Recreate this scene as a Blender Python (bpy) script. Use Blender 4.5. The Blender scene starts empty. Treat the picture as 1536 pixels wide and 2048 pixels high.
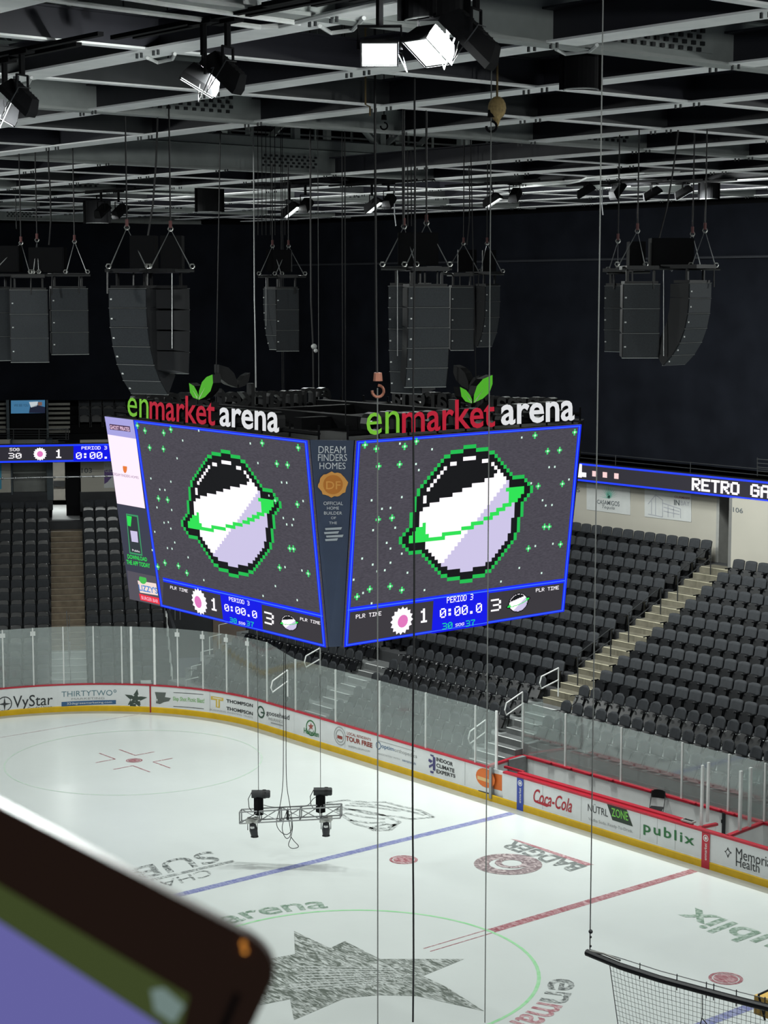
import bpy, bmesh, math, random
from mathutils import Vector, Matrix
random.seed(7)
S = bpy.context.scene
COL = S.collection
# ------------------------------------------------------------------ camera
CAM = Vector((-34.1325, 27.1056, 16.6093))
YAW, PITCH, FPX = -0.6878936, -0.119389, 3681.02
FW = Vector((math.cos(YAW)*math.cos(PITCH), math.sin(YAW)*math.cos(PITCH), math.sin(PITCH)))
RT = FW.cross(Vector((0, 0, 1))).normalized()
UP = RT.cross(FW)
cd = bpy.data.cameras.new('camera'); cam = bpy.data.objects.new('camera', cd); COL.objects.link(cam)
cam.matrix_world = Matrix(((RT.x, UP.x, -FW.x, CAM.x), (RT.y, UP.y, -FW.y, CAM.y), (RT.z, UP.z, -FW.z, CAM.z), (0, 0, 0, 1)))
cd.sensor_fit = 'VERTICAL'; cd.sensor_height = 36; cd.sensor_width = 27
cd.lens = 36*FPX/2048; cd.clip_start = .05; cd.clip_end = 300
cd.dof.use_dof = True; cd.dof.focus_distance = 58; cd.dof.aperture_fstop = 15
S.camera = cam
S.view_settings.view_transform = 'Standard'; S.view_settings.look = 'None'
S.view_settings.gamma = 1; S.view_settings.use_curve_mapping = False
S.view_settings.exposure = 0.0
# ------------------------------------------------------------------ world + bowl lighting
W = bpy.data.worlds.new('world'); S.world = W; W.use_nodes = True
W.node_tree.nodes['Background'].inputs[0].default_value = (.75, .85, 1, 1)
W.node_tree.nodes['Background'].inputs[1].default_value = .06
LAMP_W, LAMP_SPREAD, LAMP_COL = 635, 160, (.95, 1.0, .97)   # every ceiling floodlight; each lamp is made by its floodlight's builder
def bowl_lamp(loc, axes, power, w, h, spread=LAMP_SPREAD):
    """an area lamp filling a lens of w x h; axes = right, up, facing"""
    l = bpy.data.lights.new('sports_lamp', 'AREA'); l.energy = power; l.shape = 'RECTANGLE'; l.size = w; l.size_y = h; l.color = LAMP_COL
    l.spread = math.radians(spread)
    o = bpy.data.objects.new('sports_lamp', l); COL.objects.link(o)
    r, u, f = axes; o.matrix_world = Matrix(((r.x, u.x, -f.x, loc.x), (r.y, u.y, -f.y, loc.y), (r.z, u.z, -f.z, loc.z), (0, 0, 0, 1)))
    return o
# ------------------------------------------------------------------ projection helpers: where a sight line meets a real surface
def ray(px, py): return FW + RT*((px-768)/FPX) - UP*((py-1024)/FPX)
def at_plane(px, py, p0, n):
    d = ray(px, py); n = Vector(n); return CAM + d*((Vector(p0)-CAM).dot(n)/d.dot(n))
def atX(px, py, x): return at_plane(px, py, (x, 0, 0), (1, 0, 0))
def atY(px, py, y): return at_plane(px, py, (0, y, 0), (0, 1, 0))
def atZ(px, py, z): return at_plane(px, py, (0, 0, z), (0, 0, 1))
def atD(px, py, d): return CAM + ray(px, py)*d
# ------------------------------------------------------------------ materials
def lin(c): c /= 255; return c/12.92 if c <= .04045 else ((c+.055)/1.055)**2.4
def rgb(c): return (lin(c[0]), lin(c[1]), lin(c[2]), 1)
MC = {}
def mat(name, c, rough=.6, metal=0, emit=None, es=1, var=.08, scale=3, spec=.5, alpha=1):
    if name in MC: return MC[name]
    m = bpy.data.materials.new(name); m.use_nodes = True; nt = m.node_tree; b = nt.nodes['Principled BSDF']
    b.inputs['Roughness'].default_value = rough; b.inputs['Metallic'].default_value = metal
    b.inputs['Specular IOR Level'].default_value = spec
    col = rgb(c)
    if emit is not None:
        b.inputs['Base Color'].default_value = (.01, .01, .012, 1)
        b.inputs['Emission Color'].default_value = rgb(emit); b.inputs['Emission Strength'].default_value = es
        b.inputs['Specular IOR Level'].default_value = .1
    elif var:
        tc = nt.nodes.new('ShaderNodeTexCoord'); n = nt.nodes.new('ShaderNodeTexNoise'); r = nt.nodes.new('ShaderNodeValToRGB')
        n.inputs['Scale'].default_value = scale; n.inputs['Detail'].default_value = 4
        r.color_ramp.elements[0].position = .3; r.color_ramp.elements[1].position = .7
        r.color_ramp.elements[0].color = tuple(v*(1-var) for v in col[:3])+(1,)
        r.color_ramp.elements[1].color = tuple(min(1, v*(1+var)) for v in col[:3])+(1,)
        nt.links.new(tc.outputs['Object'], n.inputs['Vector']); nt.links.new(n.outputs['Fac'], r.inputs['Fac'])
        nt.links.new(r.outputs['Color'], b.inputs['Base Color'])
    else: b.inputs['Base Color'].default_value = col
    b.inputs['Alpha'].default_value = alpha
    MC[name] = m; return m
def em(name, c, es=1): return mat('glow_'+name, c, emit=c, es=es)
def streaky(name, c, under, sc=(6, 6, 6), lo=.42, hi=.58):
    """paint frozen under skated ice: colour broken by scratches"""
    if name in MC: return MC[name]
    m = mat(name, c, .35, var=0); nt = m.node_tree; b = nt.nodes['Principled BSDF']
    tc = nt.nodes.new('ShaderNodeTexCoord'); mp = nt.nodes.new('ShaderNodeMapping'); n = nt.nodes.new('ShaderNodeTexNoise'); r = nt.nodes.new('ShaderNodeValToRGB')
    mp.inputs['Scale'].default_value = sc; mp.inputs['Rotation'].default_value = (0, 0, .5)
    n.inputs['Scale'].default_value = 1; n.inputs['Detail'].default_value = 6; n.inputs['Distortion'].default_value = 1.2
    r.color_ramp.elements[0].position = lo; r.color_ramp.elements[1].position = hi
    r.color_ramp.elements[0].color = rgb(c); r.color_ramp.elements[1].color = rgb(under)
    nt.links.new(tc.outputs['Object'], mp.inputs['Vector']); nt.links.new(mp.outputs['Vector'], n.inputs['Vector'])
    nt.links.new(n.outputs['Fac'], r.inputs['Fac']); nt.links.new(r.outputs['Color'], b.inputs['Base Color'])
    return m
def glass_mat(name, veil, mirror, tint=(205, 212, 210)):
    """clear acrylic: see-through, with a weak mirror image and a fine scuffed veil"""
    m = bpy.data.materials.new(name); m.use_nodes = True; nt = m.node_tree; nt.nodes.clear()
    N = nt.nodes.new; o = N('ShaderNodeOutputMaterial'); m1 = N('ShaderNodeMixShader'); m2 = N('ShaderNodeMixShader'); tr = N('ShaderNodeBsdfTransparent'); gl = N('ShaderNodeBsdfGlossy'); di = N('ShaderNodeBsdfDiffuse')
    di.inputs['Color'].default_value = rgb(tint); gl.inputs['Roughness'].default_value = .06; gl.inputs['Color'].default_value = (.95, 1, 1, 1); tr.inputs['Color'].default_value = (.93, .96, .95, 1)
    m1.inputs[0].default_value = mirror; m2.inputs[0].default_value = veil
    nt.links.new(tr.outputs[0], m1.inputs[1]); nt.links.new(gl.outputs[0], m1.inputs[2]); nt.links.new(m1.outputs[0], m2.inputs[1]); nt.links.new(di.outputs[0], m2.inputs[2]); nt.links.new(m2.outputs[0], o.inputs[0])
    MC[name] = m; return m
STEEL = mat('grey_painted_girder_steel', (160, 166, 164), .55)
BSTEEL = mat('shade_dark_beam_steel', (42, 42, 50), .5)  # darkened for the webs; shade on the beam sides put into the colour
FLANGE = mat('bounce_lit_beam_flange', (250, 252, 252), .45)  # near white; bounce light from the ice put into the flange colour
BLK = mat('black_powder_coat', (16, 16, 18), .45)
BLKM = mat('matt_black', (12, 12, 14), .8, spec=.12)
DKG = mat('charcoal_metal', (42, 44, 46), .5)
ALU = mat('aluminium', (150, 152, 152), .35, .6)
WHITE = mat('white_plastic', (222, 224, 222), .35)
RED = mat('red_plastic', (178, 34, 52), .35)
YEL = mat('yellow_kick_plastic', (214, 172, 8), .4)
POST = mat('pale_aluminium_post', (206, 209, 207), .4)
CHROME = mat('zinc_steel', (190, 190, 186), .3, .8)
CABLE = mat('black_cable_rubber', (22, 22, 24), .6)
GCABLE = mat('grey_steel_wire', (116, 118, 116), .6)
SEATF = mat('charcoal_seat_fabric', (54, 56, 59), .8, var=.1, scale=9, spec=.2)
SEATP = mat('black_seat_shell', (16, 17, 19), .27)
SEATR = mat('grey_black_folding_fabric', (48, 50, 53), .75, var=.1, scale=9, spec=.2)
CONC = mat('grey_concrete', (112, 112, 108), .85, var=.15, scale=1.5)
DCONC = mat('dark_tier_concrete', (52, 53, 55), .9, var=.15, scale=1.5)
STEPY = mat('yellowed_step_concrete', (106, 102, 88), .85, var=.15, scale=4)
NOSE = mat('pale_step_nosing', (190, 184, 160), .7)
STEPW = mat('pale_aluminium_deck', (172, 175, 174), .5, .2)
BEIGE = mat('cream_wall_paint', (172, 168, 157), .8, var=.04, scale=.6)
CURT = mat('navy_black_drape', (22, 24, 30), .9, var=.25, scale=.7, spec=.05)
# ------------------------------------------------------------------ mesh builder
class MB:
    def __init__(s): s.v = []; s.f = []; s.m = []
    def add(s, vs, fs, mi=0):
        k = len(s.v); s.v += [tuple(v) for v in vs]; s.f += [tuple(i+k for i in f) for f in fs]; s.m += [mi]*len(fs); return s
    def hexa(s, b, t, mi=0):
        return s.add(list(b)+list(t), [(3, 2, 1, 0), (4, 5, 6, 7), (0, 1, 5, 4), (1, 2, 6, 5), (2, 3, 7, 6), (3, 0, 4, 7)], mi)
    def box(s, c, d, mi=0, ax=None):
        c = Vector(c); X, Y, Z = ax or (Vector((1, 0, 0)), Vector((0, 1, 0)), Vector((0, 0, 1)))
        X, Y, Z = X*(d[0]/2), Y*(d[1]/2), Z*(d[2]/2)
        q = lambda z: [c-X-Y+z, c+X-Y+z, c+X+Y+z, c-X+Y+z]
        return s.hexa(q(-Z), q(Z), mi)
    def bb(s, a, b, mi=0):
        return s.box([(a[i]+b[i])/2 for i in range(3)], [abs(b[i]-a[i]) for i in range(3)], mi)
    def quad(s, q, mi=0): return s.add(q, [(0, 1, 2, 3)], mi)
    def tube(s, pts, r, n=6, mi=0, cap=True):
        pts = [Vector(p) for p in pts]; rs = r if isinstance(r, (list, tuple)) else [r]*len(pts); vs = []; fs = []
        u = None
        for i, p in enumerate(pts):
            d = (pts[min(i+1, len(pts)-1)]-pts[max(i-1, 0)]).normalized()
            if u is None: u = d.orthogonal().normalized()
            else: u = (u-d*u.dot(d)).normalized()
            w = d.cross(u)
            for k in range(n):
                a = 2*math.pi*(k+.5)/n; vs.append(p+(u*math.cos(a)+w*math.sin(a))*rs[i])
        for i in range(len(pts)-1):
            for k in range(n): fs.append((i*n+k, i*n+(k+1) % n, (i+1)*n+(k+1) % n, (i+1)*n+k))
        if cap: fs += [tuple(range(n-1, -1, -1)), tuple(range((len(pts)-1)*n, len(pts)*n))]
        return s.add(vs, fs, mi)
    def cyl(s, a, b, r, n=12, mi=0): return s.tube([a, b], r, n, mi)
    def prism(s, poly, ext, mi=0, mside=None):
        """poly: list of 3D points, ext: vector"""
        n = len(poly); e = Vector(ext); a = [Vector(p) for p in poly]
        k = len(s.v); s.v += [tuple(p) for p in a]+[tuple(p+e) for p in a]
        ms = mi if mside is None else mside
        s.f += [tuple(k+i for i in range(n-1, -1, -1)), tuple(k+n+i for i in range(n))]; s.m += [ms, mi]
        for i in range(n): s.f.append((k+i, k+(i+1) % n, k+n+(i+1) % n, k+n+i)); s.m.append(ms)
        return s
    def disc(s, c, r, X, Y, n=24, mi=0, r0=0):
        c = Vector(c); X = Vector(X); Y = Vector(Y)
        o = [c+X*(r*math.cos(2*math.pi*i/n))+Y*(r*math.sin(2*math.pi*i/n)) for i in range(n)]
        if not r0: return s.add(o, [tuple(range(n))], mi)
        q = [c+X*(r0*math.cos(2*math.pi*i/n))+Y*(r0*math.sin(2*math.pi*i/n)) for i in range(n)]
        return s.add(o+q, [(i, (i+1) % n, n+(i+1) % n, n+i) for i in range(n)], mi)
    def sphere(s, c, r, mi=0, n=8):
        c = Vector(c); R = r if isinstance(r, (tuple, list)) else (r, r, r); vs = []; fs = []
        for i in range(n+1):
            t = math.pi*i/n
            for k in range(n*2):
                a = math.pi*k/n; vs.append(c+Vector((R[0]*math.sin(t)*math.cos(a), R[1]*math.sin(t)*math.sin(a), R[2]*math.cos(t))))
        for i in range(n):
            for k in range(2*n): fs.append((i*2*n+k, (i+1)*2*n+k, (i+1)*2*n+(k+1) % (2*n), i*2*n+(k+1) % (2*n)))
        return s.add(vs, fs, mi)
    def mesh(s, name, mats, smooth=False, fix=True):
        me = bpy.data.meshes.new(name); me.from_pydata(s.v, [], s.f)
        for m in (mats if isinstance(mats, (list, tuple)) else [mats]): me.materials.append(m)
        me.polygons.foreach_set('material_index', s.m)
        if fix:
            bm = bmesh.new(); bm.from_mesh(me); bmesh.ops.recalc_face_normals(bm, faces=bm.faces); bm.to_mesh(me); bm.free()
        if smooth: me.polygons.foreach_set('use_smooth', [True]*len(me.polygons))
        me.update(); return me
    def build(s, name, mats, parent=None, loc=None, smooth=False, fix=True):
        # vertices are given in world space
        me = s.mesh(name, mats, smooth, fix); o = bpy.data.objects.new(name, me); COL.objects.link(o)
        if parent is not None:
            o.parent = parent; w = WINV.get(parent.name, IDM); me.transform(w); WINV[o.name] = w
        return o
IDM = Matrix.Identity(4)
WINV = {}
def tag(o, label=None, cat=None, group=None, kind=None):
    if label: o['label'] = label
    if cat: o['category'] = cat
    if group: o['group'] = group
    if kind: o['kind'] = kind
    return o
def thing(name, loc, label, cat, group=None, rz=0, kind=None):
    """an Empty at the thing's base; parts built afterwards are given in WORLD coordinates"""
    o = bpy.data.objects.new(name, None); COL.objects.link(o); o.location = loc; o.rotation_euler = (0, 0, rz)
    o.empty_display_size = .2
    WINV[o.name] = (Matrix.Translation(Vector(loc)) @ Matrix.Rotation(rz, 4, 'Z')).inverted()
    return tag(o, label, cat, group, kind)
def root(mb, name, mats, label, cat, group=None, smooth=False, kind=None, org=None):
    """a thing that is one mesh; its origin is put at org"""
    o = mb.build(name, mats, None, smooth=smooth)
    if org is not None:
        w = Matrix.Translation(-Vector(org)); o.data.transform(w); o.location = org; WINV[o.name] = w
    return tag(o, label, cat, group, kind)
def struct(mb, name, mats, parent=None, smooth=False):
    o = mb.build(name, mats, parent, smooth=smooth)
    if parent is None: o['kind'] = 'structure'
    return o
# ------------------------------------------------------------------ lettering
def glyph_mesh(txt, bold=0, spacing=1, shear=0):
    cu = bpy.data.curves.new('lettering', 'FONT'); cu.body = txt; cu.offset = bold; cu.space_character = spacing; cu.shear = shear
    cu.resolution_u = 3
    o = bpy.data.objects.new('lettering', cu); COL.objects.link(o)
    dg = bpy.context.evaluated_depsgraph_get(); dg.update()
    me = bpy.data.meshes.new_from_object(o.evaluated_get(dg))
    vs = [Vector((v.co.x, v.co.y, 0)) for v in me.vertices]; fs = [tuple(p.vertices) for p in me.polygons]
    bpy.data.objects.remove(o); bpy.data.curves.remove(cu); bpy.data.meshes.remove(me)
    return vs, fs
def bil(q, s, t):
    """q = TL, TR, BR, BL ; s right, t down"""
    return q[0]*((1-s)*(1-t))+q[1]*(s*(1-t))+q[2]*(s*t)+q[3]*((1-s)*t)
def text_on(mb, txt, q, off, mi=0, bold=0, spacing=1, shear=0, conv=None):
    """fit lettering to the quad q (3D corners, or surface params with conv)"""
    vs, fs = glyph_mesh(txt, bold, spacing, shear)
    x0 = min(v.x for v in vs); x1 = max(v.x for v in vs); y0 = min(v.y for v in vs); y1 = max(v.y for v in vs)
    out = []
    for v in vs:
        p = bil(q, (v.x-x0)/(x1-x0), (y1-v.y)/(y1-y0)); out.append(conv(p) if conv else p+off)
    mb.add(out, fs, mi)
PIX = {'P': '11110 10001 10001 11110 10000 10000 10000', 'E': '11111 10000 10000 11110 10000 10000 11111', 'R': '11110 10001 10001 11110 10100 10010 10001',
 'I': '11111 00100 00100 00100 00100 00100 11111', 'O': '01110 10001 10001 10001 10001 10001 01110', 'D': '11110 10001 10001 10001 10001 10001 11110',
 'L': '10000 10000 10000 10000 10000 10000 11111', 'T': '11111 00100 00100 00100 00100 00100 00100', 'M': '10001 11011 10101 10101 10001 10001 10001',
 'S': '01111 10000 10000 01110 00001 00001 11110', 'G': '01110 10001 10000 10111 10001 10001 01110', 'A': '01110 10001 10001 11111 10001 10001 10001',
 '0': '01110 10001 10011 10101 11001 10001 01110', '1': '00100 01100 00100 00100 00100 00100 01110', '3': '11110 00001 00001 01110 00001 00001 11110',
 '7': '11111 00001 00010 00100 00100 00100 00100', '.': '00000 00000 00000 00000 00000 01100 01100', ':': '00000 01100 01100 00000 01100 01100 00000', ' ': '00000 '*7}
def pixtext(mb, txt, q, off, mi=0, fat=1.0, fatv=1.0):
    n = len(txt)*6-1
    for i, ch in enumerate(txt):
        for r, row in enumerate(PIX[ch].split()):
            for c, b in enumerate(row):
                if b == '1':
                    s0 = (i*6+c)/n; s1 = (i*6+c+fat)/n; t0 = r/7; t1 = (r+fatv)/7
                    mb.quad([bil(q, s0, t0)+off, bil(q, s1, t0)+off, bil(q, s1, t1)+off, bil(q, s0, t1)+off], mi)
# ================================================================== THE RINK
BY, AX, AY, AR, EX = -12.95, 21.95, -4.42, 8.53, 30.48
QL = AR*math.pi/2
def bpos(s):
    """a point on the inside line of the boards and the direction into the rink"""
    if s <= AX: return Vector((s, BY, 0)), Vector((0, 1, 0))
    if s <= AX+QL:
        a = -math.pi/2+(s-AX)/AR; d = Vector((math.cos(a), math.sin(a), 0)); return Vector((AX, AY, 0))+d*AR, -d
    return Vector((EX, AY+s-AX-QL, 0)), Vector((-1, 0, 0))
def bs(px, py):
    p = atY(px, py, BY)
    if p.x <= AX and p.x > -60: return Vector((p.x, p.z, 0))
    d = ray(px, py); ox, oy = CAM.x-AX, CAM.y-AY
    A = d.x**2+d.y**2; Bq = 2*(ox*d.x+oy*d.y); Cq = ox**2+oy**2-AR**2
    k = (-Bq+math.sqrt(max(0, Bq*Bq-4*A*Cq)))/(2*A); p = CAM+d*k
    if p.y > AY: p = atX(px, py, EX); return Vector((AX+QL+p.y-AY, p.z, 0))
    a = math.atan2(p.y-AY, p.x-AX)+math.pi/2; return Vector((AX+AR*a, p.z, 0))
def bconv(off):
    def f(p):
        q, n = bpos(p.x); return q+n*off+Vector((0, 0, p.y))
    return f
def bquad(*c): return [bs(*p) for p in c]
def sweep(s0, s1, prof, mb, mi=0, step=.35):
    """prof: closed outline of (distance into the rink, z)"""
    n = max(1, int((s1-s0)/step)) if s1 > AX else 1
    n = max(n, 1); rings = []
    for i in range(n+1):
        q, d = bpos(s0+(s1-s0)*i/n); rings.append([q+d*a+Vector((0, 0, z)) for a, z in prof])
    k = len(prof); vs = [v for r in rings for v in r]; fs = []
    for i in range(n):
        for j in range(k): fs.append((i*k+j, i*k+(j+1) % k, (i+1)*k+(j+1) % k, (i+1)*k+j))
    fs += [tuple(range(k)), tuple(range(n*k, n*k+k))]
    mb.add(vs, fs, mi)
def strip(s0, s1, z0, z1, off, mb, mi=0, n=8):
    for i in range(n):
        a = s0+(s1-s0)*i/n; b = s0+(s1-s0)*(i+1)/n; c = bconv(off)
        mb.quad([c(Vector((a, z0, 0))), c(Vector((b, z0, 0))), c(Vector((b, z1, 0))), c(Vector((a, z1, 0)))], mi)
# ---- ice sheet
def ice_outline(inset):
    pts = []
    r = AR-inset
    for cx, cy, a0 in ((AX, AY, -90), (AX, -AY, 0), (-AX, -AY, 90), (-AX, AY, 180)):
        for i in range(19):
            a = math.radians(a0+90*i/18); pts.append((cx+r*math.cos(a), cy+r*math.sin(a)))
    return pts
ICE_C = (226, 232, 229)
m = mat('white_rink_ice', ICE_C, .22, var=.035, scale=.22, spec=.35)
nt = m.node_tree; b = nt.nodes['Principled BSDF']
tc = nt.nodes.new('ShaderNodeTexCoord'); nz = nt.nodes.new('ShaderNodeTexNoise'); bp = nt.nodes.new('ShaderNodeBump')
nz.inputs['Scale'].default_value = 2.2; nz.inputs['Detail'].default_value = 6; bp.inputs['Strength'].default_value = .12; bp.inputs['Distance'].default_value = .02
nt.links.new(tc.outputs['Object'], nz.inputs['Vector']); nt.links.new(nz.outputs['Fac'], bp.inputs['Height']); nt.links.new(bp.outputs['Normal'], b.inputs['Normal'])
mb = MB(); o0 = [(x, y, 0) for x, y in ice_outline(.42)]
mb.prism(o0, (0, 0, -.06)); ice = struct(mb, 'floor', m)
BARE = mat('bare_grey_ice_edge', (156, 158, 151), .3, var=.1, scale=1.5, spec=.3)
mb = MB(); a = ice_outline(.42); c = ice_outline(0); n = len(a)
for i in range(n):
    j = (i+1) % n; mb.quad([(a[i][0], a[i][1], 0), (a[j][0], a[j][1], 0), (c[j][0], c[j][1], 0), (c[i][0], c[i][1], 0)])
struct(mb, 'ice_edge_strip', BARE, ice)
mb = MB().bb((-45, -16, -.3), (34, 16, -.07)); struct(mb, 'floor_slab', CONC)
# ---- painted markings under the ice
INK = streaky('grey_ice_ink', (96, 102, 100), ICE_C, (5, 9, 5), .40, .68)
INKB = streaky('firm_grey_ice_ink', (126, 132, 130), ICE_C, (4, 8, 4), .5, .78)
INK2 = streaky('pale_grey_ice_ink', (140, 146, 144), ICE_C, (4, 12, 4), .42, .64)
BLU = streaky('blue_ice_paint', (126, 132, 184), (176, 182, 210), (5, 14, 5), .42, .66)
REDI = streaky('red_ice_paint', (162, 92, 100), (214, 184, 187), (5, 14, 5), .42, .68)
GRN = streaky('green_ice_paint', (150, 226, 158), (196, 236, 200), (3, 3, 3), .3, .8)
GRNI = streaky('dull_green_ice_paint', (122, 150, 130), (200, 214, 205), (6, 6, 6), .4, .66)
REDT = streaky('dull_red_ice_paint', (176, 112, 120), (220, 196, 198), (6, 9, 6), .4, .7)
def flat(name, mb, mats): return struct(mb, name, mats, ice)
def rect(x0, y0, x1, y1, z=.003): return [(x0, y0, z), (x1, y0, z), (x1, y1, z), (x0, y1, z)]
for x in (7.62, -7.62): flat('blue_line', MB().quad(rect(x-.15, -12.53, x+.15, 12.53)), BLU)
mb = MB(); mb.quad(rect(-.15, -12.53, .15, -4.6)); mb.quad(rect(-.15, 4.6, .15, 12.53))
for y0, y1 in ((-4.6, -2.35), (2.3, 4.6)):
    mb.quad(rect(-.15, y0, -.11, y1)); mb.quad(rect(.11, y0, .15, y1))
flat('red_centre_line', mb, REDI)
GOAL = streaky('faint_red_goal_line', (186, 150, 156), ICE_C, (3, 9, 3), .3, .75)
flat('goal_line', MB().quad(rect(27.1, -10.8, 27.16, 10.8)), GOAL)
def ring(c, r, w, n=72, z=.004, a0=0, a1=360):
    mb = MB(); c = Vector((c[0], c[1], z))
    for i in range(n):
        t = [math.radians(a0+(a1-a0)*(i+k)/n) for k in (0, 1)]
        e = [Vector((math.cos(x), math.sin(x), 0)) for x in t]
        mb.quad([c+e[0]*(r-w), c+e[1]*(r-w), c+e[1]*r, c+e[0]*r])
    return mb
flat('centre_circle', ring((0, 0), 4.57, .09), GRN)
FGRN = streaky('faint_green_ice_paint', (200, 226, 204), ICE_C, (3, 3, 3), .3, .8)
for y in (-6.7, 6.7): flat('end_zone_circle', ring((21.03, y), 4.57, .06), FGRN)
X, Y = Vector((1, 0, 0)), Vector((0, 1, 0))
for x, y in ((6.096, -6.7), (-6.096, -6.7), (6.096, 6.7), (-6.096, 6.7), (21.03, -6.7), (21.03, 6.7)):
    far = x > 20; r = .42 if not far else .3
    mb = MB(); mb.disc((x, y, .005), r, X, Y, 28, 0, r*.8); mb.disc((x, y, .005), r*.72, X, Y, 28, 0)
    flat('faceoff_dot', mb, REDI)
mb = MB()
for sx in (-1, 1):                     # the hash marks round the far dot
    for sy in (-1, 1):
        x, y = 21.03+sx*.6, -6.7+sy*.42
        mb.quad([(x, y-.03, .005), (x+sx*1.1, y-.03, .005), (x+sx*1.1, y+.03, .005), (x, y+.03, .005)])
        mb.quad([(x-.03, y, .005), (x+.03, y, .005), (x+.03, y+sy*.8, .005), (x-.03, y+sy*.8, .005)])
flat('faceoff_marks', mb, REDI)
# centre star emblem
def onice(*c, z=.006): return [atZ(px, py, z) for px, py in c]
mb = MB()
star = [(588, 1862), (660, 1896), (690, 1882), (760, 1918), (928, 1918), (845, 1952), (890, 1972), (968, 2022), (835, 1992), (760, 1990), (690, 1996), (588, 2040), (580, 1998), (520, 2010), (480, 1990), (470, 1930), (590, 1908)]
sp = onice(*star); cc = sum(sp, Vector())/len(sp)
for i in range(len(sp)): mb.add([cc, sp[i], sp[(i+1) % len(sp)]], [(0, 1, 2)])
flat('star_emblem', mb, streaky('dark_grey_star_ink', (104, 113, 104), (212, 218, 214), (3, 11, 3), .42, .64))
mb = MB(); q = onice((600, 1928), (840, 1935), (850, 1965), (560, 1990), z=.008)
for k in range(9):
    a = .06+.1*k; mb.quad([bil(q, .02+.03*(k % 3), a), bil(q, .95-.08*(k % 4), a-.02), bil(q, .95-.08*(k % 4), a+.015), bil(q, .02+.03*(k % 3), a+.03)])
flat('star_lettering_bars', mb, streaky('white_scratched_ink', (214, 220, 217), (110, 116, 112), (6, 14, 6), .5, .75))
def ice_text(name, txt, c, m, bold=0, **k):
    mb = MB(); text_on(mb, txt, onice(*c), Vector(), bold=bold, **k); flat(name, mb, m)
# corners of each text are given in ITS reading order: top-left, top-right, bottom-right, bottom-left
def arc_text(name, txt, a0, a1, r0, r1, m):
    vs, fs = glyph_mesh(txt, .015); x0 = min(v.x for v in vs); x1 = max(v.x for v in vs); y0 = min(v.y for v in vs); y1 = max(v.y for v in vs)
    mb = MB(); out = []
    for v in vs:
        a = math.radians(a0+(a1-a0)*(v.x-x0)/(x1-x0)); r = r0+(r1-r0)*(v.y-y0)/(y1-y0); out.append((r*math.cos(a), r*math.sin(a), .006))
    mb.add(out, fs); flat(name, mb, m)
arc_text('circle_lettering', 'arena', 5, -30, 4.75, 5.35, GRNI)
arc_text('circle_lettering', 'market', 44, 9, 4.75, 5.6, REDT)
def polar(px, py): p = atZ(px, py, 0); return math.degrees(math.atan2(p.y, p.x)), math.hypot(p.x, p.y)
a0 = polar(1118, 1958)[0]; a1 = polar(1100, 2002)[0]; a2 = polar(1030, 2052)[0]
arc_text('circle_lettering', 'en', a0, a1-1, 4.75, 5.4, INK)
arc_text('circle_lettering', 'mar', a1-2, a2-2, 4.75, 5.4, REDT)
ice_text('ice_advert_lettering', 'BADGER', [(1140, 1743), (996, 1691), (1030, 1681), (1175, 1732)], INKB, bold=.03)
flat('ice_advert_bar', MB().quad(onice((1022, 1678), (1036, 1680), (1188, 1729), (1172, 1731))), REDT)
mb = MB(); c = atZ(1016, 1728, .006); mb.disc(c, 1.0, X, Y, 30, 0, .55); mb.disc(c+Vector((0, -.15, .002)), .5, X, Y, 14, 0, .3); flat('ice_advert_badge', mb, streaky('red_grey_badge_ink', (138, 122, 124), (215, 200, 200), (5, 7, 5), .44, .66))
ice_text('ice_advert_lettering', 'publix', [(1575, 1921), (1338, 1835), (1406, 1809), (1642, 1896)], GRNI, bold=.02)
ice_text('ice_advert_lettering', 'SUB', [(444, 1722), (275, 1760), (258, 1738), (420, 1701)], INK, bold=.01)
ice_text('ice_advert_lettering', 'CHA', [(428, 1750), (325, 1776), (316, 1764), (414, 1738)], INK)
flat('ice_advert_bar', MB().quad(onice((300, 1758), (466, 1720), (470, 1723), (304, 1762))), INK2)
mb = MB()                               # outline emblem beyond the hanging truss: plain ribbons and curls
for pl in ([(652, 1605), (690, 1600), (730, 1604), (772, 1604), (800, 1612), (838, 1620), (868, 1634), (820, 1638), (790, 1632), (740, 1628), (700, 1618), (652, 1605)],
           [(672, 1618), (720, 1620), (760, 1628), (800, 1644), (780, 1654), (750, 1658), (712, 1648), (690, 1634), (672, 1618)],
           [(740, 1656), (770, 1648), (792, 1650), (780, 1660), (750, 1661), (740, 1656)], [(690, 1610), (740, 1613), (800, 1622)], [(690, 1626), (730, 1634), (770, 1638)], [(700, 1640), (740, 1646), (770, 1644)], [(700, 1606), (760, 1610), (800, 1618), (850, 1630)]):
    p = onice(*pl)
    for i in range(len(p)-1):
        d = (p[i+1]-p[i]).normalized(); w = Vector((-d.y, d.x, 0))*.07; mb.quad([p[i]-w, p[i+1]-w, p[i+1]+w, p[i]+w])
flat('outline_emblem', mb, INK2)
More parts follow.
